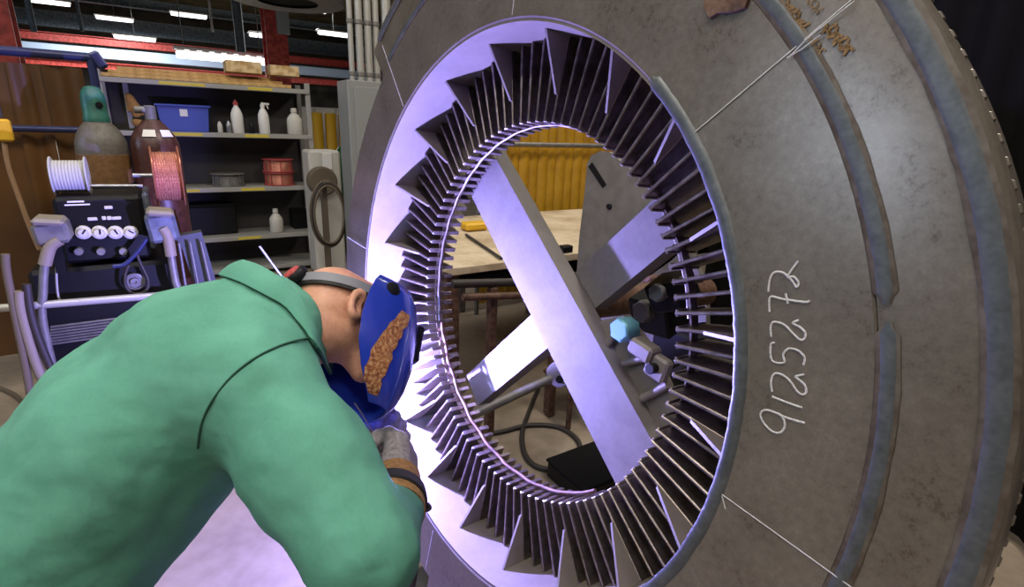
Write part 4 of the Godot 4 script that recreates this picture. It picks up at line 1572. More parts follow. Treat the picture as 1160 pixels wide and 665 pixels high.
	wire_spool(Vector3(on_z(258, 197, ZS - 0.16).x, y, ZS - 0.18), 0.15, 0.12, "dull_steel", "dull_steel", "grey wire spool lying flat on the shelf")
	var cx := on_z(316, 188, ZS - 0.14).x
	wire_spool(Vector3(cx, y, ZS - 0.18), 0.15, 0.125, "copper_wire", "pad_red", "lower copper wire spool of the stack of two on the shelf")
	wire_spool(Vector3(cx, y + 0.131, ZS - 0.18), 0.15, 0.125, "copper_wire", "pad_red", "upper copper wire spool of the stack of two on the shelf")
	# fourth level and dark stock below
	y = 0.40
	bottle(on_z(312, 240, ZS - 0.1).x, y, ZS - 0.1, 0.065, 0.24, "off_white", "off_white", "pale canister alone on the lowest visible shelf", false)
	for e in [[250, 0.875, 0.3, 0.16, -0.3], [345, 0.4, 0.16, 0.2, -0.3], [180, 0.875, 0.3, 0.28, -0.24], [235, 0.4, 0.4, 0.3, -0.26], [180, 0.4, 0.36, 0.22, -0.24]]:
		var x := on_z(e[0], 200, ZS + e[4]).x
		x = clampf(x, x0 + 0.25, x1 - 0.12)
		if e[0] == 250:
			continue
		t = thing("parts_bin", {345: "small black parts bin in the lower corner by the shelf post", 180: "black parts bin on the %s shelf behind the gas cylinders" % ("third" if e[1] > 0.5 else "lowest"), 235: "wide black parts bin on the lowest shelf beside the pale canister"}[e[0]], "bin", Vector3(x, e[1], ZS + e[4]), "black bins on the shelving")
		mb = MB.new()
		bx(mb, Vector3(x, e[1] + 0.001 + e[3] * 0.5, ZS + e[4]), Vector3(e[2], e[3], 0.2), 0.008)
		part("body", mb, M.black, t)
		mb = MB.new()
		bx(mb, Vector3(x, e[1] + e[3] - 0.02, ZS + e[4] + 0.104), Vector3(e[2] * 0.96, 0.02, 0.01), 0.003)
		part("lip", mb, M.black_matt, t)

func bottle(x: float, y: float, z: float, r: float, h: float, m: String, cap: String, label: String, spray: bool) -> void:
	var t := thing("bottle", label, "bottle", Vector3(x, y, z), "bottles on the shelving")
	var xf := Transform3D(Basis.IDENTITY, Vector3(x, y + 0.001, z))
	var mb := MB.new()
	lathe(mb, [Vector2(0, 0), Vector2(r * 0.94, 0), Vector2(r, r * 0.1), Vector2(r, h * 0.5), Vector2(r * 0.93, h * 0.6), Vector2(r * 0.6, h * 0.74), Vector2(r * 0.36, h * 0.8), Vector2(r * 0.36, h * 0.86), Vector2(0, h * 0.86)], xf, 20)
	part("body", mb, M[m], t)
	mb = MB.new()
	lathe(mb, [Vector2(r * 0.42, h * 0.84), Vector2(r * 0.42, h * 0.92), Vector2(r * (0.2 if spray else 0.4), h * 0.94), Vector2(r * (0.12 if spray else 0.36), h), Vector2(0, h)], xf, 16)
	part("cap", mb, M[cap], t)
	if spray and cap == "white":
		mb = MB.new()
		bx(mb, Vector3(x + r * 0.5, y + h * 0.95, z), Vector3(r * 1.5, r * 0.4, r * 0.4), 0.004)
		bx(mb, Vector3(x + r * 0.9, y + h * 0.86, z), Vector3(r * 0.2, h * 0.14, r * 0.25), 0.003, Basis(Vector3(0, 0, 1), 0.3))
		part("trigger", mb, M[cap], t)

func wire_spool(p: Vector3, r: float, h: float, wire: String, flange: String, label: String) -> void:
	var t := thing("wire_spool", label, "spool", p, "wire spools on the shelving")
	var xf := Transform3D(Basis.IDENTITY, p + Vector3(0, 0.001, 0))
	var mb := MB.new()
	var pr := []
	var n := 12
	for i in n * 4 + 1:
		pr.append(Vector2(r * 0.82 + 0.003 * absf(sin(PI * i / 4.0)), lerpf(0.008, h - 0.008, i / (n * 4.0))))
	lathe(mb, pr, xf, 32)
	part("wire", mb, M[wire], t)
	for y: float in [0.0, h - 0.008]:
		mb = MB.new()
		lathe(mb, [Vector2(0.03, y), Vector2(r, y), Vector2(r + 0.002, y + 0.004), Vector2(r, y + 0.008), Vector2(0.03, y + 0.008)], xf, 32)
		part("flange", mb, M[flange], t)
	for k in 8:
		mb = MB.new()
		var a := TAU * k / 8.0
		bx(mb, p + Vector3(cos(a) * r * 0.87, h * 0.5, sin(a) * r * 0.87), Vector3(0.012, h - 0.012, 0.006), 0.002, Basis(Vector3.UP, -a))
		part("cage_bar", mb, M[flange], t)

# ------------------------------------------------------------------ welding machine on its cart, with cylinders and wire spools
func welding_cart() -> void:
	var zc := -2.55                                       # plane of the machine's front
	var c := on_z(122, 262, zc)
	var t := thing("wire_feeder", "black wire feeder with four pale knobs on top of the welding cart", "wire feeder", Vector3(c.x, 0, zc))
	var p0 := on_z(74, 300, zc)
	var p1 := on_z(160, 222, zc)
	var w := p1.x - p0.x
	var h := p1.y - p0.y
	t.position = Vector3((p0.x + p1.x) * 0.5, p0.y, zc - 0.15)
	t.set_meta("at", t.position)
	var m := Vector3((p0.x + p1.x) * 0.5, (p0.y + p1.y) * 0.5, zc - 0.15)
	var mb := MB.new()
	bx(mb, m, Vector3(w, h, 0.3), 0.012)
	part("case", mb, M.black, t)
	mb = MB.new()
	bx(mb, m + Vector3(w * 0.5 + 0.012, 0.02, 0), Vector3(0.022, h * 0.9, 0.29), 0.008)
	part("side_cover", mb, M.dull_blue, t, "worn blue-grey side cover")
	mb = MB.new()
	bx(mb, m + Vector3(0, h * 0.16, 0.152), Vector3(w * 0.9, h * 0.52, 0.004), 0.001)
	var panel := part("panel", mb, M.black_matt, t)
	for k in 4:
		var q := on_z([95, 113, 131, 148][k], 263, zc)
		mb = MB.new()
		lathe(mb, [Vector2(0.026, 0), Vector2(0.025, 0.012), Vector2(0.017, 0.016), Vector2(0.015, 0.028), Vector2(0, 0.029)], along(Vector3(q.x, q.y, zc + 0.004), Vector3(q.x, q.y, zc + 1)), 24)
		var kn := part("knob", mb, M.off_white, t)
		mb = MB.new()
		bx(mb, Vector3(q.x + 0.004, q.y + 0.006, zc + 0.034), Vector3(0.005, 0.02, 0.004), 0.001, Basis(Vector3(0, 0, 1), 0.5 * k - 0.6))
		part("pointer", mb, M.black, kn)
	for e in [[105, 248, 0.03, 0.012], [118, 247, 0.014, 0.014], [124, 247, 0.014, 0.014], [132, 247, 0.03, 0.012], [123, 235, 0.026, 0.012]]:
		var q := on_z(e[0], e[1], zc)
		mb = MB.new()
		bx(mb, Vector3(q.x, q.y, zc + 0.006), Vector3(e[2], e[3], 0.008), 0.002)
		part("switch", mb, M.off_white, panel)
	mb = MB.new()
	for e in [[80, 228.5, 0.05, 0.006], [82, 232, 0.075, 0.005]]:
		var q := on_z(e[0] + 6, e[1], zc)
		bx(mb, Vector3(q.x, q.y, zc + 0.005), Vector3(e[2], e[3], 0.001))
	part("maker_print", mb, M.white, panel, "small white lettering")
	for k in 3:
		var q := on_z(90 + 25 * k, 284, zc)
		mb = MB.new()
		cyl(mb, Vector3(q.x, q.y, zc), Vector3(q.x, q.y, zc + 0.03), 0.014, 12)
		part("socket", mb, M.dull_steel, t)
	# power source under the feeder, on a cart
	var lo := on_z(50, 392, zc)
	var rx := on_z(198, 330, zc).x
	var lx := on_z(40, 345, zc).x
	t = thing("power_source", "black welding power source with louvres and a round gauge under the wire feeder", "welder", Vector3((lx + rx) * 0.5, 0.3, zc - 0.2))
	var ptop := p0.y - 0.012
	var pb := 0.32
	mb = MB.new()
	bx(mb, Vector3((lx + rx) * 0.5, (ptop + pb) * 0.5, zc - 0.19), Vector3(rx - lx, ptop - pb, 0.42), 0.015)
	part("case", mb, M.black, t)
	for k in 7:
		var q := on_z(80, 368 + k * 3.2, zc + 0.035)
		mb = MB.new()
		bx(mb, Vector3(q.x + 0.07, q.y, zc + 0.033), Vector3(0.26, 0.006, 0.008), 0.001, Basis(Vector3(1, 0, 0), 0.5))
		part("louvre", mb, M.dull_steel, t)
	var gq := on_z(153, 320, zc + 0.05)
	mb = MB.new()
	lathe(mb, [Vector2(0.034, 0), Vector2(0.034, 0.012), Vector2(0.027, 0.014), Vector2(0.026, 0.006), Vector2(0.016, 0.006), Vector2(0.015, 0.018), Vector2(0.007, 0.018), Vector2(0.006, 0.01), Vector2(0, 0.01)], along(Vector3(gq.x, gq.y, zc + 0.03), Vector3(gq.x, gq.y, zc + 1)), 26)
	part("gauge", mb, M.dull_steel, t, "round metal gauge")
	# cart frame
	t = thing("welding_cart", "tubular steel cart with tan grip handles carrying the black welding machine", "cart", Vector3((lx + rx) * 0.5, 0, zc - 0.25))
	mb = MB.new()
	bx(mb, Vector3((lx + rx) * 0.5, 0.29, zc - 0.3), Vector3(rx - lx + 0.1, 0.04, 0.85), 0.006)
	part("deck", mb, M.dull_steel, t)
	for e in [[lx, zc + 0.05], [rx, zc + 0.05], [lx, zc - 0.65], [rx, zc - 0.65]]:
		mb = MB.new()
		var wc := Vector3(e[0], 0.131, e[1])
		lathe(mb, [Vector2(0, -0.025), Vector2(0.11, -0.025), Vector2(0.128, -0.015), Vector2(0.13, 0), Vector2(0.128, 0.015), Vector2(0.11, 0.025), Vector2(0, 0.025)], along(wc, wc + Vector3(1, 0, 0)), 26)
		var wh := part("wheel", mb, M.rubber, t)
		mb = MB.new()
		cyl(mb, wc - Vector3(0.035, 0, 0), wc + Vector3(0.035, 0, 0), 0.04, 16)
		part("hub", mb, M.dull_steel, wh)
		mb = MB.new()
		bx(mb, wc + Vector3(0, 0.075, 0), Vector3(0.1, 0.13, 0.04), 0.004)
		part("fork", mb, M.dull_steel, t)
	mb = MB.new()
	var fz := zc + 0.12
	var b0 := on_z(-8, 350, fz)
	var b1 := on_z(205, 333, fz)
	cyl(mb, b0, b1, 0.014, 12)
	part("front_bar", mb, M.conduit, t)
	for s in 2:
		var hp: Array = [[50, 372], [49, 330], [51, 300], [57, 280], [68, 272]] if s == 0 else [[206, 345], [199, 318], [194, 290], [190, 268], [184, 258]]
		var pts := []
		for q in hp:
			pts.append(on_z(q[0], q[1], fz))
		pts.push_front(Vector3(pts[0].x, 0.31, fz))
		mb = MB.new()
		tube(mb, smooth_path(pts, 5), 0.014, 10)
		var hd := part("handle", mb, M.dull_steel, t)
		mb = MB.new()
		tube(mb, smooth_path(pts.slice(3), 5), 0.02, 12)
		part("grip", mb, M.grip, hd, "tan rubber grip")
	# grey boxes on either side
	for e in [[59, 257, 0.1, 0.08, "small grey junction box on the cart beside the white wire spool"], [183, 250, 0.1, 0.11, "small grey-blue junction box on the cart under the copper spool"]]:
		var q := on_z(e[0], e[1], zc + 0.07)
		t = thing("junction_box", e[4], "box", q, "junction boxes on the cart")
		mb = MB.new()
		bx(mb, q - Vector3(0, e[3] * 0.2, 0), Vector3(e[2], e[3], 0.12), 0.012, Basis(Vector3(0, 0, 1), 0.1))
		part("body", mb, M.dull_blue if e[0] > 100 else M.dull_steel, t)
		mb = MB.new()
		bx(mb, q + Vector3(0, e[3] * 0.34, 0.02), Vector3(e[2] * 0.9, 0.022, 0.13), 0.01, Basis(Vector3(0, 0, 1), -0.12))
		part("lid", mb, M.tan_grey, t)
		mb = MB.new()
		bx(mb, q - Vector3(0, e[3] * 0.6 + (q.y - e[3] * 0.6 - ptop) * 0.5, 0), Vector3(0.03, maxf(0.05, q.y - e[3] * 0.6 - ptop), 0.03))
		part("bracket", mb, M.black, t)
	# wire spools on their axle behind the feeder
	reel(on_z(80, 200, zc - 0.12), on_z(80, 178, zc - 0.12).y - on_z(80, 200, zc - 0.12).y, 0.11, "spool_white", "spool_white", "white wire spool standing on edge beside the black feeder")
	reel(on_z(190, 200, zc - 0.12), on_z(190, 166, zc - 0.12).y - on_z(190, 200, zc - 0.12).y, 0.1, "copper_wire", "copper", "copper wire spool on the axle in front of the maroon cylinder")
	mb = MB.new()
	cyl(mb, on_z(100, 211, zc - 0.12), on_z(162, 211, zc - 0.12), 0.008, 10)
	cyl(mb, on_z(150, 199, zc - 0.12), on_z(206, 199, zc - 0.12), 0.009, 10)
	solo("spool_axle", mb, M.steel, "bright steel spool axle between the two wire spools", "axle")
	# gas cylinders behind the machine
	gas_cylinder(on_z(120, 190, -3.12), 0.1, on_z(118, 136, -3.12).y, "cyl_grey", true, "grey and tan gas cylinder with a green valve cap")
	gas_cylinder(on_z(180, 190, -3.1), 0.1, on_z(176, 138, -3.1).y, "cyl_brown", false, "maroon gas cylinder with white labels and no cap")
	# hoses and cables hanging from the cart
	var runs := [
		[[[6, 288], [8, 310], [14, 340], [22, 380], [30, 420], [38, 470]], 0.012, "hose", "brown hose hanging down the side of the cart past the bar"],
		[[[22, 330], [24, 352], [34, 390], [44, 420], [58, 446]], 0.016, "grip", "tan welding lead draped from the cart bar"],
		[[[30, 322], [36, 360], [50, 400], [62, 425], [72, 440]], 0.013, "cable", "dark welding lead hanging beside the tan lead"],
		[[[64, 282], [64, 310], [66, 335], [72, 342], [90, 344]], 0.004, "conduit", "thin pale wire looping under the wire feeder"],
		[[[146, 300], [142, 312], [143, 325], [152, 333], [165, 330], [168, 318], [160, 300], [155, 288]], 0.006, "cable", "black coiled lead around the round gauge"],
		[[[168, 268], [160, 280], [150, 292], [140, 300], [128, 302]], 0.008, "rail_blue", "blue lead curving in front of the black feeder"],
		[[[0, 440], [10, 444], [22, 452], [34, 470], [44, 486]], 0.012, "hose", "brown hose lying out across the concrete beside the cart"]]
	for r in runs:
		var pts := []
		for q in r[0]:
			pts.append(on_z(q[0], q[1], zc + (0.16 if r[1] > 0.01 else 0.07)))
		if r[1] == 0.012 and r[0][0][1] == 440:
			pts = []
			for q in r[0]:
				pts.append(on_y(q[0], q[1], 0.012))
		mb = MB.new()
		tube(mb, smooth_path(pts, 5), r[1], 8)
		solo("hose" if r[2] == "hose" else "welding_lead", mb, M[r[2]], r[3], "cable")
	# loose rod leaning behind the welder
	mb = MB.new()
	var k0 := on_z(294, 279, -2.0)
	var k1 := on_z(319, 313, -2.0)
	k1 = k0 + (k1 - k0) * (k0.y / (k0.y - k1.y))
	cyl(mb, k0, k1, 0.0045, 8)
	solo("filler_rod", mb, M.steel, "thin grey rod leaning up behind the welder's green collar", "rod")
	# clear sleeve and torch holder on the right of the cart
	var hq := on_z(216, 280, zc - 0.05)
	t = thing("torch_holder", "worn blue-grey torch holder with hanging tools beside the welder's collar", "holder", hq)
	mb = MB.new()
	prism(mb, PackedVector2Array([Vector2(-0.05, 0.06), Vector2(0.05, 0.075), Vector2(0.06, 0.0), Vector2(0.085, -0.2), Vector2(0.0, -0.2), Vector2(-0.03, 0.0)]), 0.06, Transform3D(Basis.IDENTITY, hq - Vector3(0, 0.02, 0.1)))
	part("body", mb, M.holder, t)
	for k in 3:
		mb = MB.new()
		var b2 := hq + Vector3(-0.04 + 0.04 * k, 0.02, 0.0)
		cyl(mb, b2, b2 + Vector3(0.01 * k, -0.26, 0.01), 0.006, 10)
		part("tool_shank", mb, M.dull_steel, t)

func reel(c: Vector3, r: float, w: float, wire: String, flange: String, label: String) -> void:
	var t := thing("wire_reel", label, "spool", c - Vector3(0, r, 0), "wire spools on the cart")
	var xf := along(c - Vector3(w * 0.5, 0, 0), c + Vector3(w, 0, 0))
	var mb := MB.new()
	var pr := []
	for i in 41:
		pr.append(Vector2(r * 0.8 + 0.003 * absf(sin(PI * i / 4.0)), lerpf(0.006, w - 0.006, i / 40.0)))
	lathe(mb, pr, xf, 36)
	part("wire", mb, M[wire], t)
	for y: float in [0.0, w - 0.006]:
		mb = MB.new()
		lathe(mb, [Vector2(0.025, y), Vector2(r, y), Vector2(r + 0.002, y + 0.003), Vector2(r, y + 0.006), Vector2(0.025, y + 0.006), Vector2(0.025, y)], xf, 36)
		part("flange", mb, M[flange], t)
	mb = MB.new()
	lathe(mb, [Vector2(0.025, 0.0), Vector2(0.025, w), Vector2(0.015, w), Vector2(0.015, 0.0), Vector2(0.025, 0.0)], xf, 18)
	part("hub", mb, M[flange], t)

func gas_cylinder(at: Vector3, r: float, shoulder: float, m: String, capped: bool, label: String) -> void:
	var t := thing("gas_cylinder", label, "gas cylinder", Vector3(at.x, 0.31, at.z), "gas cylinders behind the cart")
	var xf := Transform3D(Basis.IDENTITY, Vector3(at.x, 0.312, at.z))
	var h := shoulder - 0.312
	var mb := MB.new()
	lathe(mb, [Vector2(0, 0), Vector2(r * 0.9, 0), Vector2(r, 0.02), Vector2(r, h - r * 1.25), Vector2(r * 0.97, h - r * 0.95), Vector2(r * 0.86, h - r * 0.62), Vector2(r * 0.66, h - r * 0.3), Vector2(r * 0.44, h - r * 0.06), Vector2(r * 0.36, h + r * 0.06), Vector2(0, h + r * 0.06)], xf, 36)
	part("body", mb, M[m], t)
	if capped:
		mb = MB.new()
		lathe(mb, [Vector2(r + 0.0015, h - r * 4.6), Vector2(r + 0.002, h - r * 4.59), Vector2(r + 0.002, h - r * 1.5), Vector2(r + 0.0005, h - r * 1.49)], xf, 36)
		part("label_wrap", mb, M.cyl_tan, t, "tan paint band")
		mb = MB.new()
		var c := r * 0.47
		lathe(mb, [Vector2(c * 1.05, h - r * 0.1), Vector2(c * 1.05, h + r * 0.12), Vector2(c * 0.98, h + r * 0.2), Vector2(c, h + r * 0.85), Vector2(c * 0.9, h + r * 1.15), Vector2(c * 0.6, h + r * 1.36), Vector2(c * 0.2, h + r * 1.42), Vector2(0, h + r * 1.42)], xf, 28)
		var cap := part("valve_cap", mb, M.teal, t, "green valve cap")
		mb = MB.new()
		var q := Vector3(at.x + 0.02, shoulder + r * 0.62, at.z + c * 0.93)
		cyl(mb, q, q + Vector3(0.002, 0, 0.006), 0.014, 14)
		part("vent_hole", mb, M.black_matt, cap)
		mb = MB.new()
		lathe(mb, [Vector2(r + 0.004, h - r * 3.0), Vector2(r + 0.006, h - r * 2.98), Vector2(r + 0.006, h - r * 2.8), Vector2(r + 0.004, h - r * 2.78)], xf, 36)
		part("strap", mb, M.black, t)
	else:
		mb = MB.new()
		cyl(mb, Vector3(at.x, shoulder, at.z), Vector3(at.x, shoulder + 0.07, at.z), 0.024, 16)
		cyl(mb, Vector3(at.x - 0.06, shoulder + 0.05, at.z), Vector3(at.x + 0.02, shoulder + 0.05, at.z), 0.016, 12)
		part("valve", mb, M.dull_steel, t)
		for e in [[-0.5, 0.3, 0.07], [0.35, 0.42, 0.06]]:
			mb = MB.new()
			var rows := []
			for i in 2:
				var row := []
				for k in 6:
					var a: float = e[0] + 0.12 * k
					var rr := r * (0.9 if i == 0 else 0.72) + 0.004
					row.append(Vector3(at.x + sin(a) * rr, shoulder - r * (0.66 if i == 0 else 0.36), at.z + cos(a) * rr))
				rows.append(row)
			sheet(mb, rows, 0.001)
			part("paper_label", mb, M.white, t)

# ------------------------------------------------------------------ amber screen, blue rails, pendant, red columns
func screen_and_columns() -> void:
	var zs := -3.6
	var a := on_z(-40, 60, zs)
	var b := on_z(108, 66, zs)
	var t := thing("welding_screen", "dark amber welding screen in folds on a blue tube frame behind the cylinders", "welding screen", Vector3((a.x + b.x) * 0.5, 0, zs))
	var mb := MB.new()
	var yt := b.y
	cyl(mb, Vector3(a.x - 0.6, yt, zs), Vector3(b.x, yt, zs), 0.022, 14)
	part("top_rail", mb, M.rail_blue, t)
	mb = MB.new()
	bx(mb, Vector3(b.x + 0.01, yt - 0.01, zs), Vector3(0.05, 0.085, 0.05), 0.01, Basis(Vector3(0, 0, 1), 0.5))
	part("corner_knuckle", mb, M.rail_blue, t)
	var ym := on_z(60, 147, zs + 0.1).y
	mb = MB.new()
	cyl(mb, Vector3(a.x - 0.6, ym, zs + 0.05), Vector3(b.x, ym, zs + 0.05), 0.016, 14)
	part("middle_rail", mb, M.rail_blue, t)
	for x: float in [a.x - 0.6, b.x - 0.02]:
		mb = MB.new()
		cyl(mb, Vector3(x, 0.0, zs), Vector3(x, yt, zs), 0.02, 14)
		part("post", mb, M.rail_blue, t)
	# three hanging panels with folds
	var xs := [a.x - 0.55, on_z(14, 110, zs).x, on_z(52, 110, zs).x, on_z(98, 110, zs).x]
	for k in 3:
		var rows := []
		for r in 3:
			var row := []
			for c in 25:
				var g := c / 24.0
				var x := lerpf(xs[k], xs[k + 1], g)
				row.append(Vector3(x, lerpf(0.25, yt - 0.05, r / 2.0), zs - 0.03 + 0.014 * sin(g * TAU * 1.2 + k) * (1.0 - 0.3 * r / 2.0) + 0.02 * (k % 2)))
			rows.append(row)
		mb = MB.new()
		sheet(mb, rows, 0.002)
		part("vinyl_panel", mb, M.amber, t)
	# hoist pendant
	var pq := on_z(5, 148, -2.9)
	t = thing("hoist_pendant", "yellow hoist pendant box on a tan cable beside the amber screen", "pendant", pq)
	mb = MB.new()
	bx(mb, pq, Vector3(0.045, 0.085, 0.045), 0.008)
	part("box", mb, M.yellow, t)
	mb = MB.new()
	cyl(mb, pq + Vector3(0, 0.05, 0), Vector3(pq.x, 7.99, pq.z), 0.006, 8)
	part("hanger_cable", mb, M.cable, t)
	mb = MB.new()
	var pts := []
	for q in [[5, 162], [10, 190], [22, 225], [35, 260], [45, 283]]:
		pts.append(on_z(q[0], q[1], -2.9))
	tube(mb, smooth_path(pts, 5), 0.009, 8)
	part("cable", mb, M.cable_tan, t)
	# columns
	for e in [[-4, 30, -8.0, 0.3, "red steel column rising behind the amber welding screen"], [311, 40, -13.0, 0.42, "red steel column rising behind the shelving unit"]]:
		var q := on_z(e[0], e[1], e[2])
		t = thing("steel_column", e[4], "column", Vector3(q.x, 0, e[2]), "red columns of the hall")
		mb = MB.new()
		for s: float in [-1.0, 1.0]:
			bx(mb, Vector3(q.x, 4.0, e[2] + s * e[3] * 0.5), Vector3(e[3], 8.0, 0.02))
		part("flanges", mb, M.red_steel, t)
		mb = MB.new()
		bx(mb, Vector3(q.x, 4.0, e[2]), Vector3(0.015, 8.0, e[3] - 0.02))
		part("web", mb, M.red_steel, t)
		mb = MB.new()
		bx(mb, Vector3(q.x, 0.015, e[2]), Vector3(e[3] * 1.4, 0.03, e[3] * 1.4))
		part("base_plate", mb, M.red_steel, t)
		if e[0] > 100:
			mb = MB.new()
			var bq := on_z(316, 24, e[2] + e[3] * 0.5)
			bx(mb, bq + Vector3(0.06, 0, 0.07), Vector3(0.24, 0.5, 0.12), 0.01)
			part("switch_box", mb, M.cabinet, t)

# ------------------------------------------------------------------ electrical cabinet, conduits, hose reel
func cabinet_corner() -> void:
	var z := -4.6
	var l := on_z(393, 90, z)
	var r := on_z(448, 90, z)
	var bt := on_z(410, 235, z)
	var t := thing("electrical_cabinet", "tall plain grey electrical cabinet under a row of conduits", "cabinet", Vector3((l.x + r.x) * 0.5, 0, z - 0.15))
	var mb := MB.new()
	var w := r.x - l.x
	bx(mb, Vector3((l.x + r.x) * 0.5, (l.y + 0.06) * 0.5, z - 0.15), Vector3(w, l.y - 0.06, 0.3), 0.008)
	part("body", mb, M.cabinet, t)
	mb = MB.new()
	bx(mb, Vector3((l.x + r.x) * 0.5 + 0.02, (l.y + 0.5) * 0.5, z + 0.006), Vector3(w * 0.84, l.y - 0.6, 0.014), 0.004)
	var dr := part("door", mb, M.cabinet, t)
	mb = MB.new()
	bx(mb, Vector3(l.x + 0.08, l.y - 0.6, z + 0.02), Vector3(0.02, 0.09, 0.02), 0.004)
	part("handle", mb, M.black, dr)
	mb = MB.new()
	bx(mb, Vector3((l.x + r.x) * 0.5, 0.03, z - 0.15), Vector3(w * 0.9, 0.06, 0.26))
	part("plinth", mb, M.black, t)
	for k in 5:
		var x := on_z([397, 407, 417, 426, 438][k], 45, z - 0.1).x
		mb = MB.new()
		cyl(mb, Vector3(x, l.y, z - 0.1), Vector3(x, 7.99, z - 0.1), [0.022, 0.03, 0.03, 0.026, 0.04][k], 14)
		t = thing("conduit_pipe", ["thin pale conduit pipe at the shelving edge of the row above the grey cabinet", "second pale conduit pipe of the row above the grey cabinet", "middle pale conduit pipe of the row above the grey cabinet", "fourth pale conduit pipe of the row above the grey cabinet", "thickest pale conduit pipe of the row, beside the turbine ring"][k], "pipe", Vector3(x, l.y, z - 0.1), "conduits above the cabinet")
		part("pipe", mb, M.conduit, t)
		for yy: float in [on_z(410, 26, z).y, on_z(410, 86, z).y]:
			mb = MB.new()
			cyl(mb, Vector3(x, yy, z - 0.1), Vector3(x, yy + 0.035, z - 0.1), [0.028, 0.036, 0.036, 0.032, 0.047][k], 14)
			part("coupling", mb, M.dull_steel, t)
	# grey machine, hose coil and green cylinder between shelf and cabinet
	var q := on_z(369, 175, -5.4)
	t = thing("pump_unit", "small pale grey machine between the shelving and the grey cabinet", "machine", Vector3(q.x, 0, -5.6))
	mb = MB.new()
	bx(mb, Vector3(q.x, 0.62, -5.6), Vector3(0.3, 1.24, 0.3), 0.02)
	part("body", mb, M.off_white, t)
	mb = MB.new()
	var mq := on_z(366, 205, -5.44)
	cyl(mb, Vector3(mq.x - 0.02, mq.y, -5.45), Vector3(mq.x - 0.02, mq.y, -5.35), 0.14, 24)
	part("round_cover", mb, M.hose, t)
	mb = MB.new()
	bx(mb, Vector3(q.x + 0.02, 1.14, -5.44), Vector3(0.09, 0.16, 0.02), 0.004)
	part("plate", mb, M.white, t)
	var cq := on_z(372, 243, -4.95)
	for k in 3:
		mb = MB.new()
		var pts := []
		for i in 41:
			var a := TAU * i / 40.0
			pts.append(cq + Vector3(cos(a) * (0.155 - 0.012 * k), sin(a) * (0.3 - 0.02 * k), 0.02 * k + 0.004 * sin(a * 3.0)))
		tube(mb, pts, 0.011, 8)
		solo("hose_coil", mb, M.hose if k != 1 else M.cable, ["outer turn of the brown hose coil hanging beside the cabinet", "dark middle turn of the hose coil hanging beside the cabinet", "inner turn of the brown hose coil hanging beside the cabinet"][k], "hose", "turns of the hose coil")
	mb = MB.new()
	bx(mb, cq + Vector3(0, 0.27, -0.06), Vector3(0.06, 0.05, 0.16), 0.008)
	bx(mb, Vector3(cq.x, (cq.y + 0.24) * 0.5, cq.z - 0.12), Vector3(0.05, cq.y + 0.24, 0.05), 0.004)
	bx(mb, Vector3(cq.x, 0.01, cq.z - 0.12), Vector3(0.3, 0.02, 0.3), 0.004)
	solo("hose_stand", mb, M.hose, "brown post with a hook carrying the hose coil", "stand")
	var gq := on_z(390, 195, -5.95)
	t = thing("gas_cylinder", "slim dark green gas cylinder beside the grey cabinet", "gas cylinder", Vector3(gq.x, 0, -5.95))
	mb = MB.new()
	lathe(mb, [Vector2(0, 0), Vector2(0.1, 0), Vector2(0.105, 0.02), Vector2(0.105, 1.1), Vector2(0.08, 1.2), Vector2(0.04, 1.26), Vector2(0.0, 1.26)], Transform3D(Basis.IDENTITY, Vector3(gq.x, 0.001, -5.95)), 28)
	part("body", mb, M.green_bottle, t)
	mb = MB.new()
	cyl(mb, Vector3(gq.x, 1.25, -5.95), Vector3(gq.x, 1.36, -5.95), 0.026, 14)
	part("valve", mb, M.yellow, t)
	# yellow drums further back on a pallet rack
	var zr := -9.0
	for k in 3:
		var dq := on_z(360 + 15.0 * k, 150, zr)
		t = thing("yellow_drum", "yellow drum in the row behind the small pale grey machine", "drum", Vector3(dq.x, 0, zr), "yellow drums behind the shelving")
		mb = MB.new()
		var hh := on_z(362, 128, zr).y
		lathe(mb, [Vector2(0, 0), Vector2(0.085, 0), Vector2(0.09, 0.02), Vector2(0.085, 0.04), Vector2(0.085, hh * 0.5), Vector2(0.091, hh * 0.52), Vector2(0.085, hh * 0.54), Vector2(0.085, hh - 0.03), Vector2(0.09, hh - 0.015), Vector2(0.08, hh), Vector2(0, hh)], Transform3D(Basis.IDENTITY, Vector3(dq.x, 0.001, zr)), 20)
		part("body", mb, M.yellow, t)
		mb = MB.new()
		lathe(mb, [Vector2(0.091, hh * 0.25), Vector2(0.091, hh * 0.3)], Transform3D(Basis.IDENTITY, Vector3(dq.x, 0.001, zr)), 20)
		part("hoop", mb, M.rust, t)
	var wq := on_z(372, 122, -9.6)
	t = thing("white_crate", "white crate standing high behind the yellow drums", "crate", Vector3(wq.x, 0, -10.2))
	mb = MB.new()
	bx(mb, Vector3(wq.x, wq.y * 0.5, -10.2), Vector3(1.3, wq.y, 0.8), 0.02)
	part("body", mb, M.white, t)
	mb = MB.new()
	for s in 4:
		bx(mb, Vector3(wq.x - 0.55 + 0.36 * s, wq.y * 0.5, -9.79), Vector3(0.05, wq.y, 0.02))
	part("battens", mb, M.off_white, t)

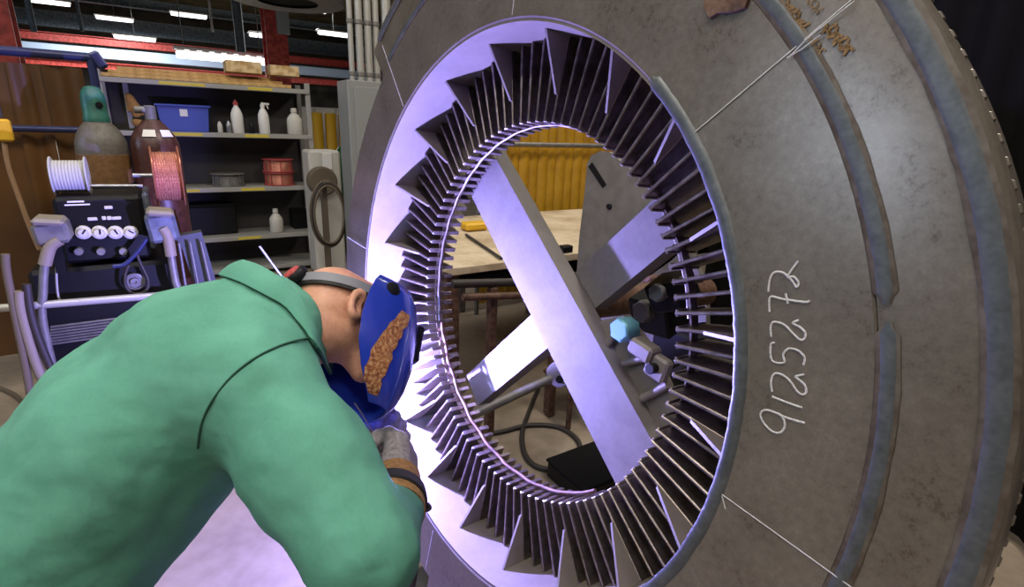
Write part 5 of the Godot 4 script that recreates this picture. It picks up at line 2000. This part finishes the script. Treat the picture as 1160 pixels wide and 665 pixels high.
# ------------------------------------------------------------------ roof steel and lamps down the hall, dark booth on the right
func far_hall() -> void:
	for e in [[200, 37, -38.0, 0.72, 0.4, "grey_steel", "deep grey roof girder crossing the hall under the lamps"], [60, 42, -37.0, 0.36, 0.3, "red_steel", "red roof beam crossing the hall below the grey girder"], [150, 64, -36.6, 0.5, 0.4, "duct", "pale blue-grey duct crossing the hall under the red beam"], [200, 81, -36.2, 0.28, 0.26, "red_steel", "thin red beam crossing low above the shelving"], [150, 4, -36.0, 0.4, 0.4, "grey_steel", "grey roof girder running highest above the cart"]]:
		var q := on_z(e[0], e[1], e[2])
		var t := thing("roof_beam", e[6], "beam", Vector3(1, q.y - e[3] * 0.5, e[2]))
		var mb := MB.new()
		if e[5] == "duct":
			bx(mb, Vector3(1, q.y, e[2]), Vector3(23.8, e[3], e[4]), 0.02)
			part("duct", mb, M[e[5]], t)
		else:
			for s: float in [-1.0, 1.0]:
				bx(mb, Vector3(1, q.y + s * e[3] * 0.5, e[2]), Vector3(23.8, 0.03, e[4]))
			part("flanges", mb, M[e[5]], t)
			mb = MB.new()
			bx(mb, Vector3(1, q.y, e[2]), Vector3(23.8, e[3], 0.02))
			part("web", mb, M[e[5]], t)
	# high-bay lamps seen down the hall: pixel and height
	var names := ["high-bay lamp glowing at the far end above the amber screen", "high-bay lamp glowing above the green-capped cylinder", "lower high-bay lamp under the one above the green-capped cylinder", "high-bay lamp glowing in front of the grey girder above the tote", "high-bay lamp glowing beside the conduit row", "high-bay lamp glowing under the dark ring at the roof", "small high-bay lamp half behind the red column"]
	var i := 0
	for e in [[55, 3, 6.2], [130, 22, 6.0], [153, 44, 4.7], [214, 18, 6.2], [378, 39, 5.2], [357, 12, 6.2], [297, 41, 5.0]]:
		var q := on_y(e[0], e[1], e[2])
		if q.z < -38.0:
			q = on_z(e[0], e[1], -38.0)
		far_lamp(q, 1.5 if e[0] < 290 else (1.0 if e[0] < 370 else 1.3), 0.32, names[i], 40.0)
		i += 1
	# long fixture above the shelving
	var l0 := on_z(197, 60, -14.0)
	var l1 := on_z(305, 70, -14.0)
	var t := thing("strip_light", "long bright louvred strip light hanging above the shelving unit", "ceiling lamp", (l0 + l1) * 0.5)
	var mb := MB.new()
	var len := l1.x - l0.x
	var c := Vector3((l0.x + l1.x) * 0.5, (l0.y + l1.y) * 0.5, -14.0)
	bx(mb, c + Vector3(0, 0.1, 0), Vector3(len, 0.06, 0.35), 0.01)
	part("housing", mb, M.lamp_housing, t)
	mb = MB.new()
	bx(mb, c + Vector3(0, -0.03, 0.1), Vector3(len - 0.06, 0.14, 0.12), 0.02)
	part("lamp_tube", mb, M.far_glow, t)
	for k in 8:
		mb = MB.new()
		bx(mb, c + Vector3(-len * 0.5 + len * (k + 0.5) / 8.0, 0.085, 0.18), Vector3(0.13, 0.06, 0.02))
		part("louvre_fin", mb, M.white, t)
	for s: float in [-0.4, 0.4]:
		mb = MB.new()
		cyl(mb, c + Vector3(len * s, 0.12, 0), Vector3(c.x + len * s, 7.99, -14.0), 0.012, 6)
		part("hanger_rod", mb, M.dull_steel, t)
	var al := AreaLight3D.new()
	al.name = "lamp_light"
	al.area_size = Vector2(len, 0.3)
	al.light_energy = 30.0
	al.light_color = Color(0.96, 0.98, 1.0)
	al.shadow_enabled = true
	al.area_range = 40.0
	t.add_child(al)
	al.position = c + Vector3(0, -0.12, 0) - t.position
	al.rotation_degrees = Vector3(-90, 0, 0)
	# vertical drops under the roof
	for e in [[237, 5, -15.0, 0.05, "thin grey drop rod hanging between the two bright lamps"], [268, 10, -22.0, 0.3, "dark grey stanchion hanging beside the red column"], [35, 20, -12.0, 0.09, "dark drop pipe hanging above the amber screen"], [92, 30, -16.0, 0.07, "thin drop pipe in front of the red roof beam"]]:
		var q := on_z(e[0], e[1], e[2])
		var bot := on_z(e[0], 36 if e[0] < 260 else 60, e[2]).y
		mb = MB.new()
		cyl(mb, Vector3(q.x, bot, e[2]), Vector3(q.x, 7.99, e[2]), e[3] * 0.5, 10)
		solo("drop_pipe", mb, M.grey_steel if e[0] != 237 else M.conduit, e[4], "pipe", "drop pipes under the roof")
	# dark round duct near the roof
	var dq := on_z(326, 3, -6.5)
	t = thing("round_duct", "dark round duct mouth hanging at the roof above the shelving", "duct", dq)
	mb = MB.new()
	lathe(mb, [Vector2(0.30, 0), Vector2(0.56, 0.0), Vector2(0.56, 0.06), Vector2(0.4, 0.3), Vector2(0.3, 0.4), Vector2(0.3, 7.95 - dq.y)], Transform3D(Basis.IDENTITY, dq), 32)
	part("bell", mb, M.dull_steel, t)
	mb = MB.new()
	lathe(mb, [Vector2(0.0, 0.02), Vector2(0.3, 0.02)], Transform3D(Basis.IDENTITY, dq), 32)
	part("mesh_guard", mb, M.black_matt, t)
	# dark curtain closing the bay on the right
	var bxp := 2.6
	t = thing("bay_curtain", "black welding curtain closing the bay beyond the turbine ring", "curtain", Vector3(bxp, 0, -0.6))
	for k in 5:
		var rows := []
		for r in 2:
			var row := []
			for cc in 21:
				var g := cc / 20.0
				row.append(Vector3(bxp + 0.04 * sin(g * TAU * 4.0), 0.05 if r == 0 else 3.2, -1.9 + (k + g) * 0.75))
			rows.append(row)
		mb = MB.new()
		sheet(mb, rows, 0.003)
		part("curtain_panel", mb, M.curtain_dark, t)
	mb = MB.new()
	cyl(mb, Vector3(bxp, 3.22, -2.0), Vector3(bxp, 3.22, 2.0), 0.025, 12)
	part("rail", mb, M.dull_steel, t)
	for z: float in [-2.0, 2.0]:
		mb = MB.new()
		cyl(mb, Vector3(bxp, 0, z), Vector3(bxp, 3.24, z), 0.025, 12)
		part("post", mb, M.dull_steel, t)

func far_lamp(q: Vector3, w: float, d: float, label: String, e: float) -> void:
	var t := thing("high_bay_lamp", label, "ceiling lamp", q, "high-bay lamps down the hall")
	var mb := MB.new()
	bx(mb, q + Vector3(0, 0.1, 0), Vector3(w + 0.1, 0.06, d + 0.2), 0.02)
	part("housing", mb, M.lamp_housing, t)
	mb = MB.new()
	bx(mb, q, Vector3(w, 0.13, d), 0.04)
	part("diffuser", mb, M.far_glow, t)
	mb = MB.new()
	cyl(mb, q + Vector3(0, 0.13, 0), Vector3(q.x, 7.99, q.z), 0.015, 6)
	part("hanger_rod", mb, M.dull_steel, t)
	var l := AreaLight3D.new()
	l.name = "lamp_light"
	l.area_size = Vector2(w, d)
	l.light_energy = e
	l.light_color = Color(0.96, 0.98, 1.0)
	l.shadow_enabled = true
	l.area_range = 60.0
	t.add_child(l)
	l.position = Vector3(0, -0.075, 0)
	l.rotation_degrees = Vector3(-90, 0, 0)
